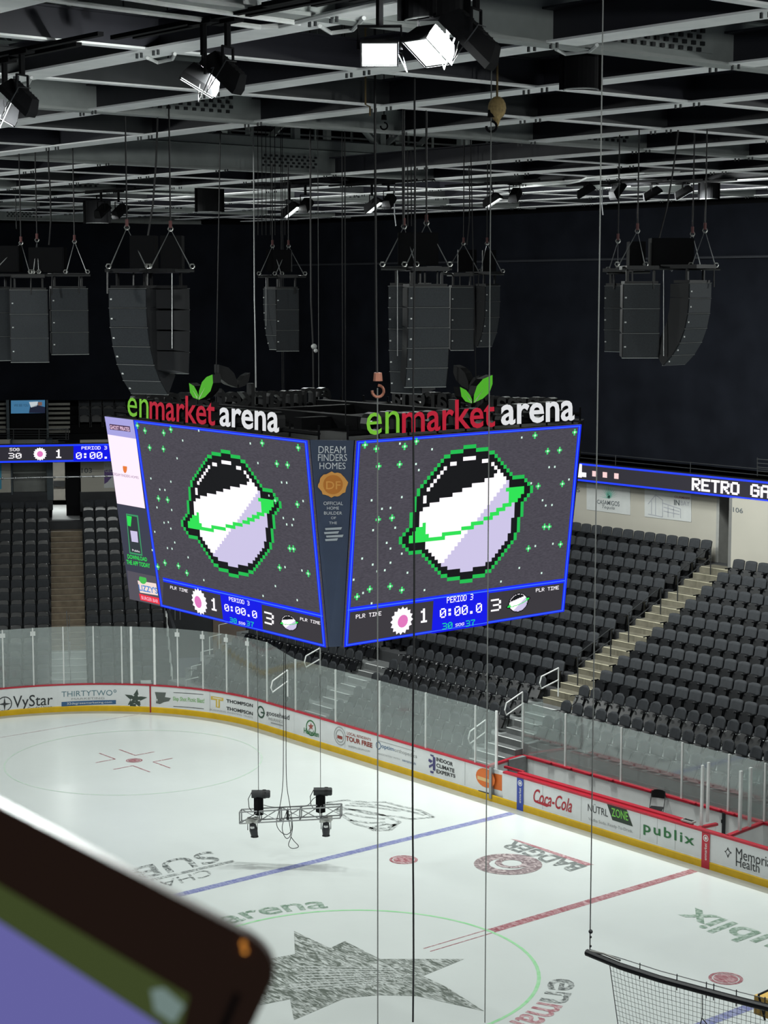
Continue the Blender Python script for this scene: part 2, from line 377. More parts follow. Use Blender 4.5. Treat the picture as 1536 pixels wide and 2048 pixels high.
# ---- dasher boards
S_GATE0, S_GATE1 = bs(1006, 1590).x, bs(981, 1585).x
bds = thing('dasher_boards', (AX, BY, 0), 'white rink boards with red cap rail and yellow kick plate round the ice', 'rink boards')
PANEL = mat('white_dasher_panel', (214, 216, 216), .35, var=.04, scale=2)
mb = MB()
for a, c in ((-14, S_GATE0), (S_GATE1, 46)): sweep(a, c, [(0, .0), (0, 1.07), (-.1, 1.07), (-.1, .0)], mb)
panel = mb.build('board_panel', PANEL, bds)
mb = MB()
for a, c in ((-14, 46),): sweep(a, c, [(.015, 0), (.015, .2), (-.0, .23), (-.0, 0)], mb)
mb.build('kick_plate', YEL, bds)
mb = MB()
sweep(S_GATE1, 46, [(.02, 1.07), (.02, 1.12), (-.13, 1.12), (-.13, 1.07)], mb)
sweep(-14, S_GATE0, [(.02, 1.06), (.02, 1.12), (-.16, 1.12), (-.16, 1.06)], mb)
sweep(.75, S_GATE0-.5, [(-.16, 1.02), (-.16, 1.17), (-.26, 1.17), (-.26, 1.02)], mb); sweep(.75, S_GATE0-.5, [(-.28, 1.02), (-.28, 1.15), (-.4, 1.15), (-.4, 1.02)], mb)
mb.build('cap_rail', RED, bds)
mb = MB().box((S_GATE0+.32, BY-.12, .58), (.6, .06, .98)); mb.build('gate_door', PANEL, bds)
mb = MB().box((S_GATE1-.03, BY+.0, .62), (.11, .1, 1.05)); mb.build('gate_post', ALU, bds)
mb = MB().box(((S_GATE0+S_GATE1)/2-.3, BY-.5, 1.1), (.9, .1, .07)); mb.build('gate_rail', RED, bds)
for px, py in ((1085, 1640), (1162, 1650), (1280, 1680), (1314, 1690), (1350, 1700), (930, 1540), (690, 1465), (560, 1430), (420, 1405)):
    s = bs(px, py).x; mb = MB(); strip(s-.008, s+.008, .23, 1.06, .003, mb, 0, 1); mb.build('panel_joint', mat('grey_panel_joint', (168, 170, 170), .6), panel)  # grey strip along each joint between board panels
mb = MB(); strip(S_GATE1, 45, .23, .27, .004, mb, 0, 70); strip(-14, S_GATE0, .23, .27, .004, mb, 0, 10); mb.build('lower_trim', WHITE, panel)
def stripe(px, py, w, m, mt):
    s = bs(px, py).x; mb = MB(); strip(s-w/2, s+w/2, 0, 1.07, .02, mb, 0, 1)
    if mt:
        c = bconv(.024); nn = bpos(s)[1]; tx = Vector((-1, 0, 0))
        mb.disc(c(Vector((s, .9, 0))), .1, tx, Vector((0, 0, 1)), 18, 1, .075); mb.disc(c(Vector((s, .9, 0))), .05, tx, Vector((0, 0, 1)), 14, 1)
        text_on(mb, 'enmarket', [Vector((s+.05, .25, 0)), Vector((s+.05, .75, 0)), Vector((s-.05, .75, 0)), Vector((s-.05, .25, 0))], None, 1, .01, conv=lambda p: c(p))
    mb.build('line_stripe', [m, WHITE], panel)
stripe(1041, 1580, .3, mat('blue_line_stripe', (40, 66, 160), .4), True)
stripe(1412, 1700, .3, mat('red_line_stripe', (186, 26, 50), .4), True)
stripe(301, 1400, .06, mat('dark_red_stripe', (150, 30, 44), .4), False)
KI = mat('black_print_ink', (46, 48, 50), .6, var=0); GI = mat('dark_green_print_ink', (44, 110, 62), .6, var=0); RI = mat('red_print_ink', (172, 36, 48), .6, var=0)
OI = mat('orange_print_ink', (214, 108, 42), .6, var=0); NI = mat('teal_grey_print_ink', (92, 124, 134), .6, var=0); BI = mat('blue_print_ink', (52, 92, 134), .6, var=0)
LGI = mat('light_green_print_ink', (134, 178, 120), .6, var=0); YI = mat('mustard_print_ink', (206, 176, 70), .6, var=0); GYI = mat('grey_print_ink', (150, 152, 152), .6, var=0); BRI = mat('brick_print_ink', (150, 76, 66), .6, var=0)
def ad(items, mats):
    """items: (text, quad, material index, bold) or ('#', quad, mi) block or ('o', centre, r, r0, mi) ring"""
    mb = MB(); c = bconv(.006); c2 = bconv(.009)
    for k_, it in enumerate(items):
        c = bconv(.006+.0012*k_); c2 = bconv(.008+.0012*k_)
        if it[0] == '#':
            q = bquad(*it[1]); k = 6
            for i in range(k): mb.quad([c(bil(q, i/k, 0)), c(bil(q, (i+1)/k, 0)), c(bil(q, (i+1)/k, 1)), c(bil(q, i/k, 1))], it[2])
        elif it[0] == 'poly':
            p = [c(bs(*x)) for x in it[1]]; g = sum(p, Vector())/len(p)
            for i in range(len(p)): mb.add([g, p[i], p[(i+1) % len(p)]], [(0, 1, 2)], it[2])
        elif it[0] == 'o':
            q = bs(*it[1]); P, n = bpos(q.x); t = n.cross(Vector((0, 0, 1))); mb.disc(P+n*(.006+.0012*k_)+Vector((0, 0, q.y)), it[2], t, Vector((0, 0, 1)), 26, it[4], it[3])
        else: text_on(mb, it[0], bquad(*it[1]), None, it[2], it[3] if len(it) > 3 else 0, conv=c2, shear=it[4] if len(it) > 4 else 0, spacing=it[5] if len(it) > 5 else 1)
    return mb.build('printed_advert', mats, panel)
ad([('VyStar', [(26, 1392), (106, 1388), (105, 1416), (26, 1424)], 0, .004), ('Credit Union', [(55, 1414), (104, 1410), (104, 1417), (55, 1421)], 0), ('o', (9, 1408), .3, .26, 0),
    ('poly', [(9, 1393), (11, 1406), (22, 1407), (11, 1410), (9, 1423), (7, 1410), (-4, 1409), (7, 1406)], 0)], [KI])
ad([('THIRTYTWO', [(123, 1383), (225, 1380), (225, 1391), (123, 1394)], 0), ('o', (230, 1382), .06, .035, 0), ('MARKETING', [(143, 1396), (209, 1394), (209, 1398), (143, 1400)], 1),
    ('#', [(123, 1404), (232, 1400), (232, 1408), (123, 1413)], 2), ('32degreesmarketing.com', [(134, 1405), (224, 1402), (224, 1407), (134, 1411)], 3)], [NI, GYI, BI, WHITE])
st = lambda cx, cy, r, ry, a=0: [(cx+(r if i % 2 == 0 else r*.42)*math.sin(math.pi*i/5+a), cy-(ry if i % 2 == 0 else ry*.42)*math.cos(math.pi*i/5+a)) for i in range(10)]
ad([('poly', st(271, 1398, 24, 20, .15), 0), ('#', [(258, 1391), (284, 1389), (284, 1394), (258, 1396)], 1), ('#', [(262, 1398), (280, 1397), (280, 1402), (262, 1403)], 1), ('#', [(260, 1408), (272, 1408), (272, 1413), (260, 1413)], 0)], [mat('dark_star_print', (62, 74, 66), .6, var=0), WHITE])
ad([('Slap Shot Picnic Blast!', [(346, 1393), (409, 1397), (409, 1409), (346, 1403)], 0, .02), ('#', [(347, 1384.5), (407, 1388.5), (407, 1389.5), (347, 1385.5)], 1), ('#', [(347, 1412), (408, 1417), (408, 1418), (347, 1413)], 1),
    ('poly', [(310, 1384), (332, 1385), (330, 1394), (342, 1396), (338, 1402), (328, 1404), (320, 1408), (312, 1406), (313, 1396)], 2), ('#', [(313, 1398), (338, 1396), (336, 1400), (314, 1403)], 3)], [LGI, KI, mat('grey_emblem_print', (90, 96, 92), .6, var=0), WHITE])
ad([('#', [(420, 1389), (420.5, 1389), (420.5, 1421), (420, 1421)], 2), ('THOMPSON', [(453, 1398), (506, 1408), (506, 1415), (453, 1405)], 0, .03), ('THOMPSON', [(453, 1413), (506, 1424), (506, 1431), (453, 1420)], 0, .03),
    ('#', [(422, 1392), (447, 1396), (447, 1402), (422, 1399)], 1), ('#', [(432, 1400), (440, 1401), (440, 1416), (432, 1414)], 1), ('#', [(426, 1394.5), (444, 1397.5), (444, 1399), (426, 1396)], 3), ('#', [(435, 1399), (437, 1399), (437, 1413), (435, 1413)], 3),
    ('PLANNING INVESTING TRUSTS', [(420, 1417), (506, 1434), (506, 1437), (420, 1420)], 2)], [KI, YI, GYI, PANEL])
ad([('goosehead', [(533, 1420), (579, 1430), (579, 1443), (533, 1432)], 0, .01), ('INSURANCE', [(537, 1434), (566, 1441), (566, 1447), (537, 1440)], 1), ('o', (522, 1424), .24, .17, 2), ('#', [(522, 1423), (530, 1425), (530, 1428), (522, 1426)], 2), ('#', [(542, 1444), (566, 1450), (566, 1452.5), (542, 1446.5)], 1)], [KI, GYI, mat('deep_green_ring_print', (40, 74, 58), .6, var=0)])
ad([('o', (622, 1456), .3, .25, 0), ('poly', st(622, 1453, 6, 8), 1), ('Heineken', [(608, 1455), (638, 1464), (638, 1475), (608, 1466)], 0, .02)], [GI, BRI])
ad([('LOCAL RESIDENTS', [(694, 1463), (742, 1477), (742, 1482), (694, 1469)], 0, .01), ('TOUR FREE', [(692, 1471), (745, 1486), (745, 1496), (692, 1481)], 1, .035), ('SHIPSMUSEUM.COM', [(697, 1490), (740, 1501), (740, 1505), (697, 1494)], 2), ('o', (680, 1472), .34, .31, 2), ('o', (680, 1472), .24, .21, 2), ('#', [(675, 1470), (685, 1473), (685, 1479), (675, 1476)], 1)], [BRI, mat('dark_brick_print', (140, 56, 46), .6, var=0), GYI])
ad([('optim', [(763, 1488), (788, 1495), (788, 1505), (763, 1498)], 0, .005), ('orthopedics', [(789, 1495.5), (834, 1509), (834, 1519), (789, 1505)], 1), ('o', (757, 1491), .14, .11, 0), ('#', [(754, 1480), (830, 1502), (830, 1503), (754, 1481)], 1), ('ASSOCIATED WITH', [(755, 1505), (800, 1517), (800, 1520), (755, 1508)], 1), ('savannah', [(805, 1517), (832, 1525), (832, 1530), (805, 1522)], 0)], [BI, GYI])
ad([('INDOOR', [(873, 1514), (906, 1525), (906, 1533), (873, 1522)], 0, .03), ('CLIMATE', [(873, 1526), (909, 1538), (909, 1546), (873, 1534)], 0, .03), ('EXPERTS', [(873, 1538), (911, 1549), (911, 1556), (873, 1546)], 0, .03),
    ('#', [(866, 1513), (871, 1515), (871, 1542), (866, 1540)], 1), ('#', [(858, 1517), (866, 1522), (862, 1526), (857, 1522)], 1), ('#', [(858, 1531), (866, 1527), (867, 1531), (859, 1536)], 1), ('#', [(861, 1508), (868, 1511), (867, 1514), (861, 1511)], 1), ('#', [(861, 1541), (868, 1543), (867, 1547), (861, 1545)], 1)], [KI, mat('indigo_print_ink', (66, 62, 110), .6, var=0)])
mb = MB(); p = [at_plane(x, y, (0, BY-.085, 0), (0, 1, 0)) for x, y in [(955+25+25*math.cos(2*math.pi*i/20), 1557+20*math.sin(2*math.pi*i/20)+.25*25*math.cos(2*math.pi*i/20)) for i in range(20)]]
ad([('poly', [(955+16+19*math.cos(2*math.pi*i/20), 1556+19*math.sin(2*math.pi*i/20)+.3*19*math.cos(2*math.pi*i/20)) for i in range(20)], 0), ('#', [(955, 1551), (982, 1560), (982, 1567), (955, 1558)], 1), ('#', [(957, 1580), (980, 1586), (980, 1589), (957, 1582)], 2)], [OI, mat('cream_print_ink', (216, 178, 120), .6, var=0), KI])
q = [Vector(at_plane(x, y, (0, BY-.088, 0), (0, 1, 0))) for x, y in ((985, 1546), (1004, 1550), (1004, 1582), (985, 1577))]
mb = MB(); mb.quad(q); mb.build('printed_advert', OI, bds)
ad([('Coca-Cola', [(1067, 1576), (1144, 1598), (1144, 1626), (1067, 1604)], 0, .012, .35), ('poly', [(1072, 1600), (1080, 1606), (1090, 1605), (1100, 1612), (1094, 1614), (1082, 1609), (1074, 1606)], 0)], [RI])
ad([('NÜTRL', [(1176, 1604), (1216, 1616), (1216, 1634), (1176, 1622)], 1), ('poly', [(1214, 1607), (1253, 1618), (1266, 1653), (1225, 1640)], 0), ('ZONE', [(1223, 1615), (1256, 1624), (1257, 1642), (1224, 1632)], 2, .012), ('Vodka Soda. Ready-To-Drink.', [(1177, 1634), (1266, 1660), (1266, 1668), (1177, 1642)], 3)], [mat('black_green_block', (38, 52, 40), .6, var=0), KI, mat('lime_print_ink', (118, 196, 76), .6, var=0), GYI])
ad([('publix', [(1287, 1642), (1389, 1671), (1389, 1698), (1287, 1669)], 0, .02, 0, 1.25)], [GI])
ad([('Memorial', [(1472, 1695), (1546, 1716), (1546, 1737), (1472, 1716)], 0, 0), ('Health', [(1472, 1713), (1519, 1727), (1519, 1746), (1472, 1732)], 0, 0), ('poly', [(1456, 1694), (1459, 1702), (1464, 1706), (1459, 1708), (1456, 1716), (1453, 1707), (1449, 1702), (1453, 1701)], 0), ('poly', [(1456, 1699), (1458, 1703), (1461, 1706), (1458, 1707), (1456, 1711), (1454, 1706), (1452, 1703), (1454, 1702)], 1)], [KI, PANEL])
# ---- glass above the boards
GLASS = glass_mat('scuffed_clear_acrylic', .11, .1)
def u_of(p):
    d = p-CAM; w = d.dot(FW); return 768+FPX*d.dot(RT)/w
def s_at_u(u, z=1.12):
    a, c = -10., 44.
    for _ in range(40):
        m_ = (a+c)/2; q, n = bpos(m_)
        if u_of(q+Vector((0, 0, z))) > u: a = m_
        else: c = m_
    return a
POSTU = [-50, 8, 68, 128, 188, 244, 263, 309, 355, 405, 452, 494, 532, 589, 669, 757, 849, 948, 990]
PS = [s_at_u(u) for u in POSTU]
def gtop(s):
    s0, s1 = s_at_u(532), s_at_u(589); return 3.42 if s >= s0 else (3.05 if s <= s1 else 3.05+.37*(s-s1)/(s0-s1))
NTH = ['first', 'second', 'third', 'fourth', 'fifth', 'sixth', 'seventh', 'eighth', 'ninth', 'tenth', 'eleventh', 'twelfth', 'thirteenth', 'fourteenth', 'fifteenth', 'sixteenth', 'seventeenth', 'eighteenth', 'nineteenth', 'twentieth', 'twenty-first', 'twenty-second', 'twenty-third', 'twenty-fourth', 'twenty-fifth', 'twenty-sixth', 'twenty-seventh', 'twenty-eighth']
rg = thing('rink_glass', bpos(AX)[0]+Vector((0, 0, 1.12)), 'clear safety glass with aluminium posts standing on the rink boards', 'rink glass')
for i in range(1, len(PS)):
    s1, s0 = PS[i-1]-.03, PS[i]+.03; zs = (gtop(s0), gtop(s1)); n = 5
    if i == len(PS)-1: zs = (3.0, gtop(s1))
    mb = MB(); vs = []; fs = []
    for k in range(n+1):
        s = s0+(s1-s0)*k/n; q, d = bpos(s); zt = zs[0]+(zs[1]-zs[0])*k/n
        o_ = q-d*.055; vs += [o_-d*.006+Vector((0, 0, 1.12)), o_+d*.006+Vector((0, 0, 1.12)), o_+d*.006+Vector((0, 0, zt)), o_-d*.006+Vector((0, 0, zt))]
    for k in range(n):
        for j in range(4): fs.append((k*4+j, k*4+(j+1) % 4, k*4+4+(j+1) % 4, k*4+4+j))
    fs += [(0, 1, 2, 3), (n*4, n*4+1, n*4+2, n*4+3)]; mb.add(vs, fs)
    mb.build('glass_pane', GLASS, rg)
for i in range(1, len(PS)):
    q, d = bpos(PS[i]); zt = gtop(PS[i]); thick = POSTU[i] in (263, 309, 990); w = .09 if thick else .055
    t = d.cross(Vector((0, 0, 1))); o_ = q-d*.055+Vector((0, 0, 0))
    mb = MB().box(o_+Vector((0, 0, (1.12+zt)/2)), (w, .05, zt-1.12), 0, (t, d, Vector((0, 0, 1))))
    if POSTU[i] in (8, 68, 355, 405, 452, 494): mb.box(o_+d*.03+Vector((0, 0, zt-.22)), (.2, .03, .17), 0, (t, d, Vector((0, 0, 1))))
    mb.build('glass_post', WHITE if thick else POST, rg)
# ---- players' bench
BB = -14.95
bench = thing('bench_enclosure', (4, BB, 0), 'white players bench enclosure with red cap rails behind the boards', 'bench enclosure')
xl = atY(1044, 1512, BB).x; xr = -6
div0 = Vector((atY(1453, 1669, BY-.1).x, BY-.12, 0)); div1 = Vector((atY(1525, 1652, BB).x, BB, 0))
WB = mat('white_bench_panel', (232, 234, 232), .5, var=.06, scale=1.2)
mb = MB().bb((xr, BB-.08, 0), (xl, BB, 1.05))
L0 = Vector((xl, BB, 0)); L1 = Vector((atY(976, 1530, BY-.13).x, BY-.13, 0))
def wall(mb, a, c, th, z0, z1, mi=0):
    d = (c-a); n = Vector((-d.y, d.x, 0)).normalized()*th/2; u = Vector((0, 0, 1))
    mb.hexa([a-n+u*z0, c-n+u*z0, c+n+u*z0, a+n+u*z0], [a-n+u*z1, c-n+u*z1, c+n+u*z1, a+n+u*z1], mi)
wall(mb, L0, L1, .06, 0, 1.05); wall(mb, div0, div1, .07, 0, 1.05)
mb.build('bench_wall', WB, bench)
mb = MB().bb((xr, BB-.13, 1.05), (xl, BB+.05, 1.12)); wall(mb, L0, L1, .14, 1.05, 1.12); wall(mb, div0, div1, .14, 1.05, 1.12)
p0 = Vector((atY(1397, 1650, BY-.2).x, BY-.15, 0)); wall(mb, p0, p0+Vector((-.1, -.75, 0)), .12, 1.03, 1.1)
for px in (1100, 1140, 1180, 1223, 1300, 1388, 1438, 1465): mb.box((atY(px, 1535+(px-1100)*.28, BB).x, BB+.1, 1.13), (.28, .1, .04))
mb.build('cap_rail', RED, bench)
mb = MB().bb((xr, BB+.02, -.06), (xl+.2, BY-.12, .3)); mb.build('bench_floor', mat('black_rubber_floor', (70, 71, 72), .8), bench)
mb = MB(); wall(mb, p0+Vector((0, -.05, 0)), p0+Vector((-.1, -.7, 0)), .05, .3, 1.03); mb.build('bench_partition', WB, bench)
x = atY(1447, 1640, BB+.05).x; mb = MB().box((x, BB+.04, .6), (.09, .06, .95)).box((x+.05, BB+.06, .8), (.03, .05, .1)); mb.build('door_post', DKG, bench)
# glass behind the bench
BU = [(1044, 1), (1129, 0), (1241, 0), (1363, 0), (1457, 0), (1530, 1), (1640, 0)]
bx = [atY(u, 1500, BB).x for u, _ in BU]
bg = thing('bench_glass', (bx[0], BB, 1.12), 'clear safety glass with aluminium posts behind the players bench', 'bench glass')
for i in range(len(bx)):
    mb = MB().box((bx[i], BB-.04, 2.0), (.06, .05, 1.76)); mb.build('glass_post', POST, bg)
    if i: 
        mb = MB().bb((bx[i-1]-.03, BB-.046, 1.12), (bx[i]+.03, BB-.034, 2.88)); mb.build('glass_pane', GLASS, bg)
mb = MB().bb((bx[0]+.02, BB+.03, 1.12), (bx[0]+.032, BB-1.0, 2.85)); mb.build('glass_pane', GLASS, bg)
for k, (u, v, dy) in enumerate(((1403, 1638, -.35), (1415, 1632, -.75))):
    p = atY(u, v, BY+dy); mb = MB().box((p.x, BY+dy, 2.0), (.07, .07, 1.8)); root(mb, 'stanchion', POST, ('left' if k == 0 else 'right')+' one of two free aluminium posts at the bench partition', 'post', org=(p.x, BY+dy, 1.1))
for k, (u, v, f_) in enumerate(((1479, 1661, .35), (1494, 1655, .62))):
    p = div0.lerp(div1, f_); mb = MB().box((p.x, p.y, 2.0), (.08, .08, 1.76)); root(mb, 'stanchion', POST, ('front' if k == 0 else 'rear')+' aluminium post on the divider wall beside the bench', 'post', org=(p.x, p.y, 1.12))
p = div0.lerp(div1, .35); q2 = div0.lerp(div1, .98); mb = MB(); wall(mb, p, q2, .012, 1.12, 2.85); root(mb, 'divider_glass', GLASS, 'clear glass pane standing on the divider wall beside the bench', 'glass', org=(p.x, p.y, 1.12))
# folding chair in the bench
c0 = at_plane(1322, 1626, (0, BY-1.0, 0), (0, 1, 0)); fz = .3
def local(o, rz, v): 
    c, s = math.cos(rz), math.sin(rz); return Vector((o[0]+v[0]*c-v[1]*s, o[1]+v[0]*s+v[1]*c, o[2]+v[2]))
O = (3.3, -14.52, fz); rz = math.radians(118)
ch = thing('folding_chair', O, 'black metal folding chair standing in the players bench', 'chair')
L = lambda *v: local(O, rz, v)
mb = MB(); P = [L(-.22, -.2, .46), L(.2, -.2, .44), L(.2, .2, .44), L(-.22, .2, .46)]; mb.hexa([p-Vector((0, 0, .035)) for p in P], P); mb.build('seat', BLK, ch)
mb = MB(); vs = []
for t in range(9):
    y = -.21+.42*t/8; b_ = .06*(1-(y/.21)**2); h = .06*(abs(y)/.21)**4
    for d, z in ((0, .7), (0, .96-h), (.02, .96-h), (.02, .7)): vs.append(L(-.3-.03*(z-.7)-b_*.5-d, y, z))
mb.add(vs, [(t*4+j, t*4+(j+1) % 4, t*4+4+(j+1) % 4, t*4+4+j) for t in range(8) for j in range(4)]+[(0, 1, 2, 3), (32, 33, 34, 35)]); mb.build('backrest', BLK, ch)
for y in (-.22, .22):
    mb = MB().tube([L(.24, y, 0), L(-.1, y, .42), L(-.3, y, .78), L(-.31, y*.9, .94)], .013); mb.build('front_leg', DKG, ch)
    mb = MB().tube([L(-.26, y*.9, 0), L(.05, y*.9, .43)], .012); mb.build('rear_leg', DKG, ch)
mb = MB().tube([L(.2, -.22, .06), L(.2, .22, .06)], .01).tube([L(-.22, -.2, .07), L(-.22, .2, .07)], .01); mb.build('stretcher', DKG, ch)
# small keypad on the ledge
p = at_plane(1385, 1641, (0, 0, 1.15), (0, 0, 1)); mb = MB().box((p.x, BY-.22, 1.17), (.42, .2, .05)); kp = root(mb, 'control_box', mat('grey_control_box', (170, 170, 166), .5), 'small grey control box with dark keys on the red bench ledge', 'control box', org=(p.x, BY-.22, 1.12))
mb = MB()
for i in range(5):
    for j in range(2): mb.box((p.x-.14+.07*i, BY-.26+.07*j, 1.2), (.05, .05, .012))
mb.build('key', BLK, kp)
# ================================================================== THE STANDS
SE = Vector((math.cos(math.radians(-29.6)), math.sin(math.radians(-29.6)), 0)); ST = Vector((SE.y, -SE.x, 0)); C0 = Vector((CAM.x, CAM.y, 0)); ZU = Vector((0, 0, 1))
def cpt(d, t, z): return C0+SE*d+ST*t+ZU*z
def at_corner(px, py, d): return at_plane(px, py, C0+SE*d, SE)
RP, RR = .862, .404
sy = lambda j: -18.32-RP*j           # back of the seats in row j of the side stand
sz = lambda j: 2.73+RR*j             # tread height
kd = lambda j: 79.9+.85*j            # the same for the corner stand
kz = lambda j: 2.29+RR*j
def side_tier(mb, j0, j1, x0, x1, yb, zb=-.2, mi=0, f0=.75):
    pr = [(sy(j0)+f0, zb)]
    for j in range(j0, j1+1): pr += [(sy(j)+(f0 if j == j0 else .75), sz(j)), (sy(j)-.112 if j < j1 else yb, sz(j))]
    pr += [(yb, zb)]
    mb.prism([(x0, y, z) for y, z in pr], (x1-x0, 0, 0), mi)
def corner_tier(mb, j0, j1, t0, t1, db, zb=-.2, mi=0):
    pr = [(kd(j0)-.74, zb)]
    for j in range(j0, j1+1): pr += [(kd(j)-.74, kz(j)), (kd(j)+.11 if j < j1 else db, kz(j))]
    pr += [(db, zb)]
    mb.prism([cpt(d, t0, z) for d, z in pr], ST*(t1-t0), mi)
mb = MB(); side_tier(mb, 0, 9, 9.46, 24, -26.75); side_tier(mb, 0, 8, -8, 9.44, -25.85)
struct(mb, 'seating_tier', DCONC)
mb = MB(); side_tier(mb, -5, -1, 9.46, 29, -18.2, mi=0); side_tier(mb, -3, -1, -8, 9.44, -18.2, f0=.36)
mb.bb((-8, -15.4, -.1), (9.9, -15.06, .95)); 
struct(mb, 'retractable_tier', mat('grey_deck_board', (128, 131, 131), .6, var=.1, scale=4))
mb = MB(); corner_tier(mb, -6, 9, -9, 4.15, 88.3); struct(mb, 'corner_tier', DCONC)
mb = MB().bb((9.2, -16.2, -.06), (30, -13.1, .06)); struct(mb, 'rink_side_floor', CONC)
# pale walkway strips and edge rail of the platform behind the bench
mb = MB()
for i in range(40): x = 9.3-.38*i; mb.bb((x-.33, -15.36, .95), (x, -15.07, .965))
struct(mb, 'platform_strips', STEPW)
mb = MB()
for z in (1.0, 1.12): mb.bb((-8, -15.355, z), (9.2, -15.33, z+.03))
struct(mb, 'platform_edge_rail', ALU)
# ---- stairs
def side_steps(name, x0, x1, j0, j1, m0, m1, label):
    t = thing(name, ((x0+x1)/2, sy(j0)+.75, 0), label, 'stairs')
    a = MB(); b = MB()
    for j in range(j0, j1+1):
        y = sy(j)+.75; z = sz(j)
        
        if j > -5: a.bb((x0, y, z-RR-.02), (x1, y+.37, z-RR/2)); b.bb((x0, y+.33, z-RR/2), (x1, y+.38, z-RR/2+.012))
        a.bb((x0, y-.8, z-.02), (x1, y+.005, z+.012)); a.bb((x0, y-.02, z-RR), (x1, y+.012, z+.005)); b.bb((x0, y-.05, z+.012), (x1, y+.012, z+.024))
    a.build('step', m0, t); b.build('nosing', m1, t)
side_steps('aisle_stairs', 9.5, 11.05, 0, 9, STEPY, NOSE, 'yellowed concrete stairs climbing through the right-hand stand')
side_steps('aisle_stairs', 9.7, 11.05, -5, -1, mat('dark_step_riser', (96, 98, 98), .6), WHITE, 'pale metal steps below the yellowed stairs, next to the bench')
side_steps('aisle_stairs', 19.0, 20.3, -5, -1, mat('dark_step_riser', (96, 98, 98), .6), WHITE, 'pale metal steps under the scoreboard, beyond the folding seats')
def corner_steps(j0, j1, m0, m1, label):
    t = thing('aisle_stairs', cpt(kd(j0)-.74, -.1, 0), label, 'stairs')
    a = MB(); b = MB(); ax = (ST, SE, ZU)
    for j in range(j0, j1+1):
        d = kd(j)-.74; z = kz(j)
        a.box(cpt(d-.18, -.08, z-RR*.75), (1.44, .38, RR*.52), 0, ax); b.box(cpt(d-.35, -.08, z-RR/2+.006), (1.44, .05, .014), 0, ax)
        a.box(cpt(d+.4, -.08, z), (1.44, .82, .03), 0, ax); a.box(cpt(d-.005, -.08, z-RR/2), (1.44, .02, RR), 0, ax); b.box(cpt(d+.02, -.08, z+.018), (1.44, .05, .014), 0, ax)
    a.build('step', m0, t); b.build('nosing', m1, t)
corner_steps(-1, 8, mat('worn_brown_step_concrete', (112, 100, 84), .85, var=.2, scale=3), mat('worn_nosing', (160, 150, 128), .7), 'worn concrete stairs climbing the far corner stand')
corner_steps(-6, -2, STEPW, WHITE, 'pale metal steps behind the far corner glass')
# ---- seats
def seat_meshes(kind):
    fold = kind == 'fold'
    def slab(w, z0, z1, x0, x1, th, rnd, bend):
        mb = MB(); vs = []; nx, nz_ = 6, 5
        for i in range(nz_+1):
            f = i/nz_; z = z0+(z1-z0)*f; hw = w/2*(1-rnd*max(0, f-.6)**2/.16-rnd*.4*max(0, .2-f)**2/.04)
            for k in range(nx+1):
                g = -1+2*k/nx; zz = z-((.06 if fold else .035)*(abs(g)**4) if i == nz_ else 0)
                vs.append((x0+(x1-x0)*f-bend*(1-g*g), hw*g, zz))
        n = len(vs); vs += [(x-th, y, z) for x, y, z in vs]; q = lambda i, k: i*(nx+1)+k; fs = []
        for i in range(nz_):
            for k in range(nx):
                fs.append((q(i, k), q(i, k+1), q(i+1, k+1), q(i+1, k))); fs.append((n+q(i, k), n+q(i+1, k), n+q(i+1, k+1), n+q(i, k+1)))
        for k in range(nx): fs += [(q(0, k), n+q(0, k), n+q(0, k+1), q(0, k+1)), (q(nz_, k), q(nz_, k+1), n+q(nz_, k+1), n+q(nz_, k))]
        for i in range(nz_): fs += [(q(i, 0), q(i+1, 0), n+q(i+1, 0), n+q(i, 0)), (q(i, nx), n+q(i, nx), n+q(i+1, nx), q(i+1, nx))]
        return mb.add(vs, fs)
    r = []
    if not fold:
        r.append(('backrest', slab(.51, .36, .9, -.18, -.29, .06, .05, .03), SEATF))
        r.append(('seat_pan', slab(.45, .26, .6, .08, -.02, .12, .1, .0), SEATP))
        for s in (-1, 1):
            mb = MB().box((0, s*.262, .57), (.34, .03, .035)).box((-.05, s*.262, .3), (.1, .025, .56)).box((-.02, s*.262, .03), (.22, .03, .06)); r.append(('armrest', mb, SEATP))
    else:
        r.append(('backrest', slab(.46, .46, .88, -.2, -.27, .05, .3, .03), SEATR))
        r.append(('seat_pan', slab(.43, .16, .56, .14, -.08, .07, .12, .0), SEATP))
        for s in (-1, 1):
            mb = MB().tube([(-.22, s*.25, .5), (.12, s*.25, .55), (.16, s*.25, .5)], .016, 5).tube([(-.22, s*.25, .5), (-.1, s*.25, .02)], .018, 5); r.append(('armrest', mb, SEATP))
        mb = MB().tube([(-.13, -.23, .47), (-.13, .23, .47)], .014, 5).box((.1, 0, .56), (.05, .1, .02)); r.append(('hinge_bar', mb, ALU))
    return [(n, m, m.mesh(n, t, smooth=(n in ('backrest',))), t) for n, m, t in r]
SEATM = {k: seat_meshes(k) for k in ('fixed', 'fold')}
def put_seat(kind, loc, rz, label, group):
    o = bpy.data.objects.new('stadium_chair' if kind == 'fixed' else 'folding_stadium_chair', None); COL.objects.link(o); o.empty_display_size = .2
    o.location = loc; o.rotation_euler = (0, 0, rz); tag(o, label, 'seat', group)
    for n, _, me, _ in SEATM[kind]:
        c = bpy.data.objects.new(n, me); COL.objects.link(c); c.parent = o
    return o
def pix(p):
    d = p-CAM; w = d.dot(FW); return 768+FPX*d.dot(RT)/w, 1024-FPX*d.dot(UP)/w, w
SBPOLY = [(225, 845), (620, 885), (1152, 855), (1120, 1215), (670, 1285), (325, 1200)]
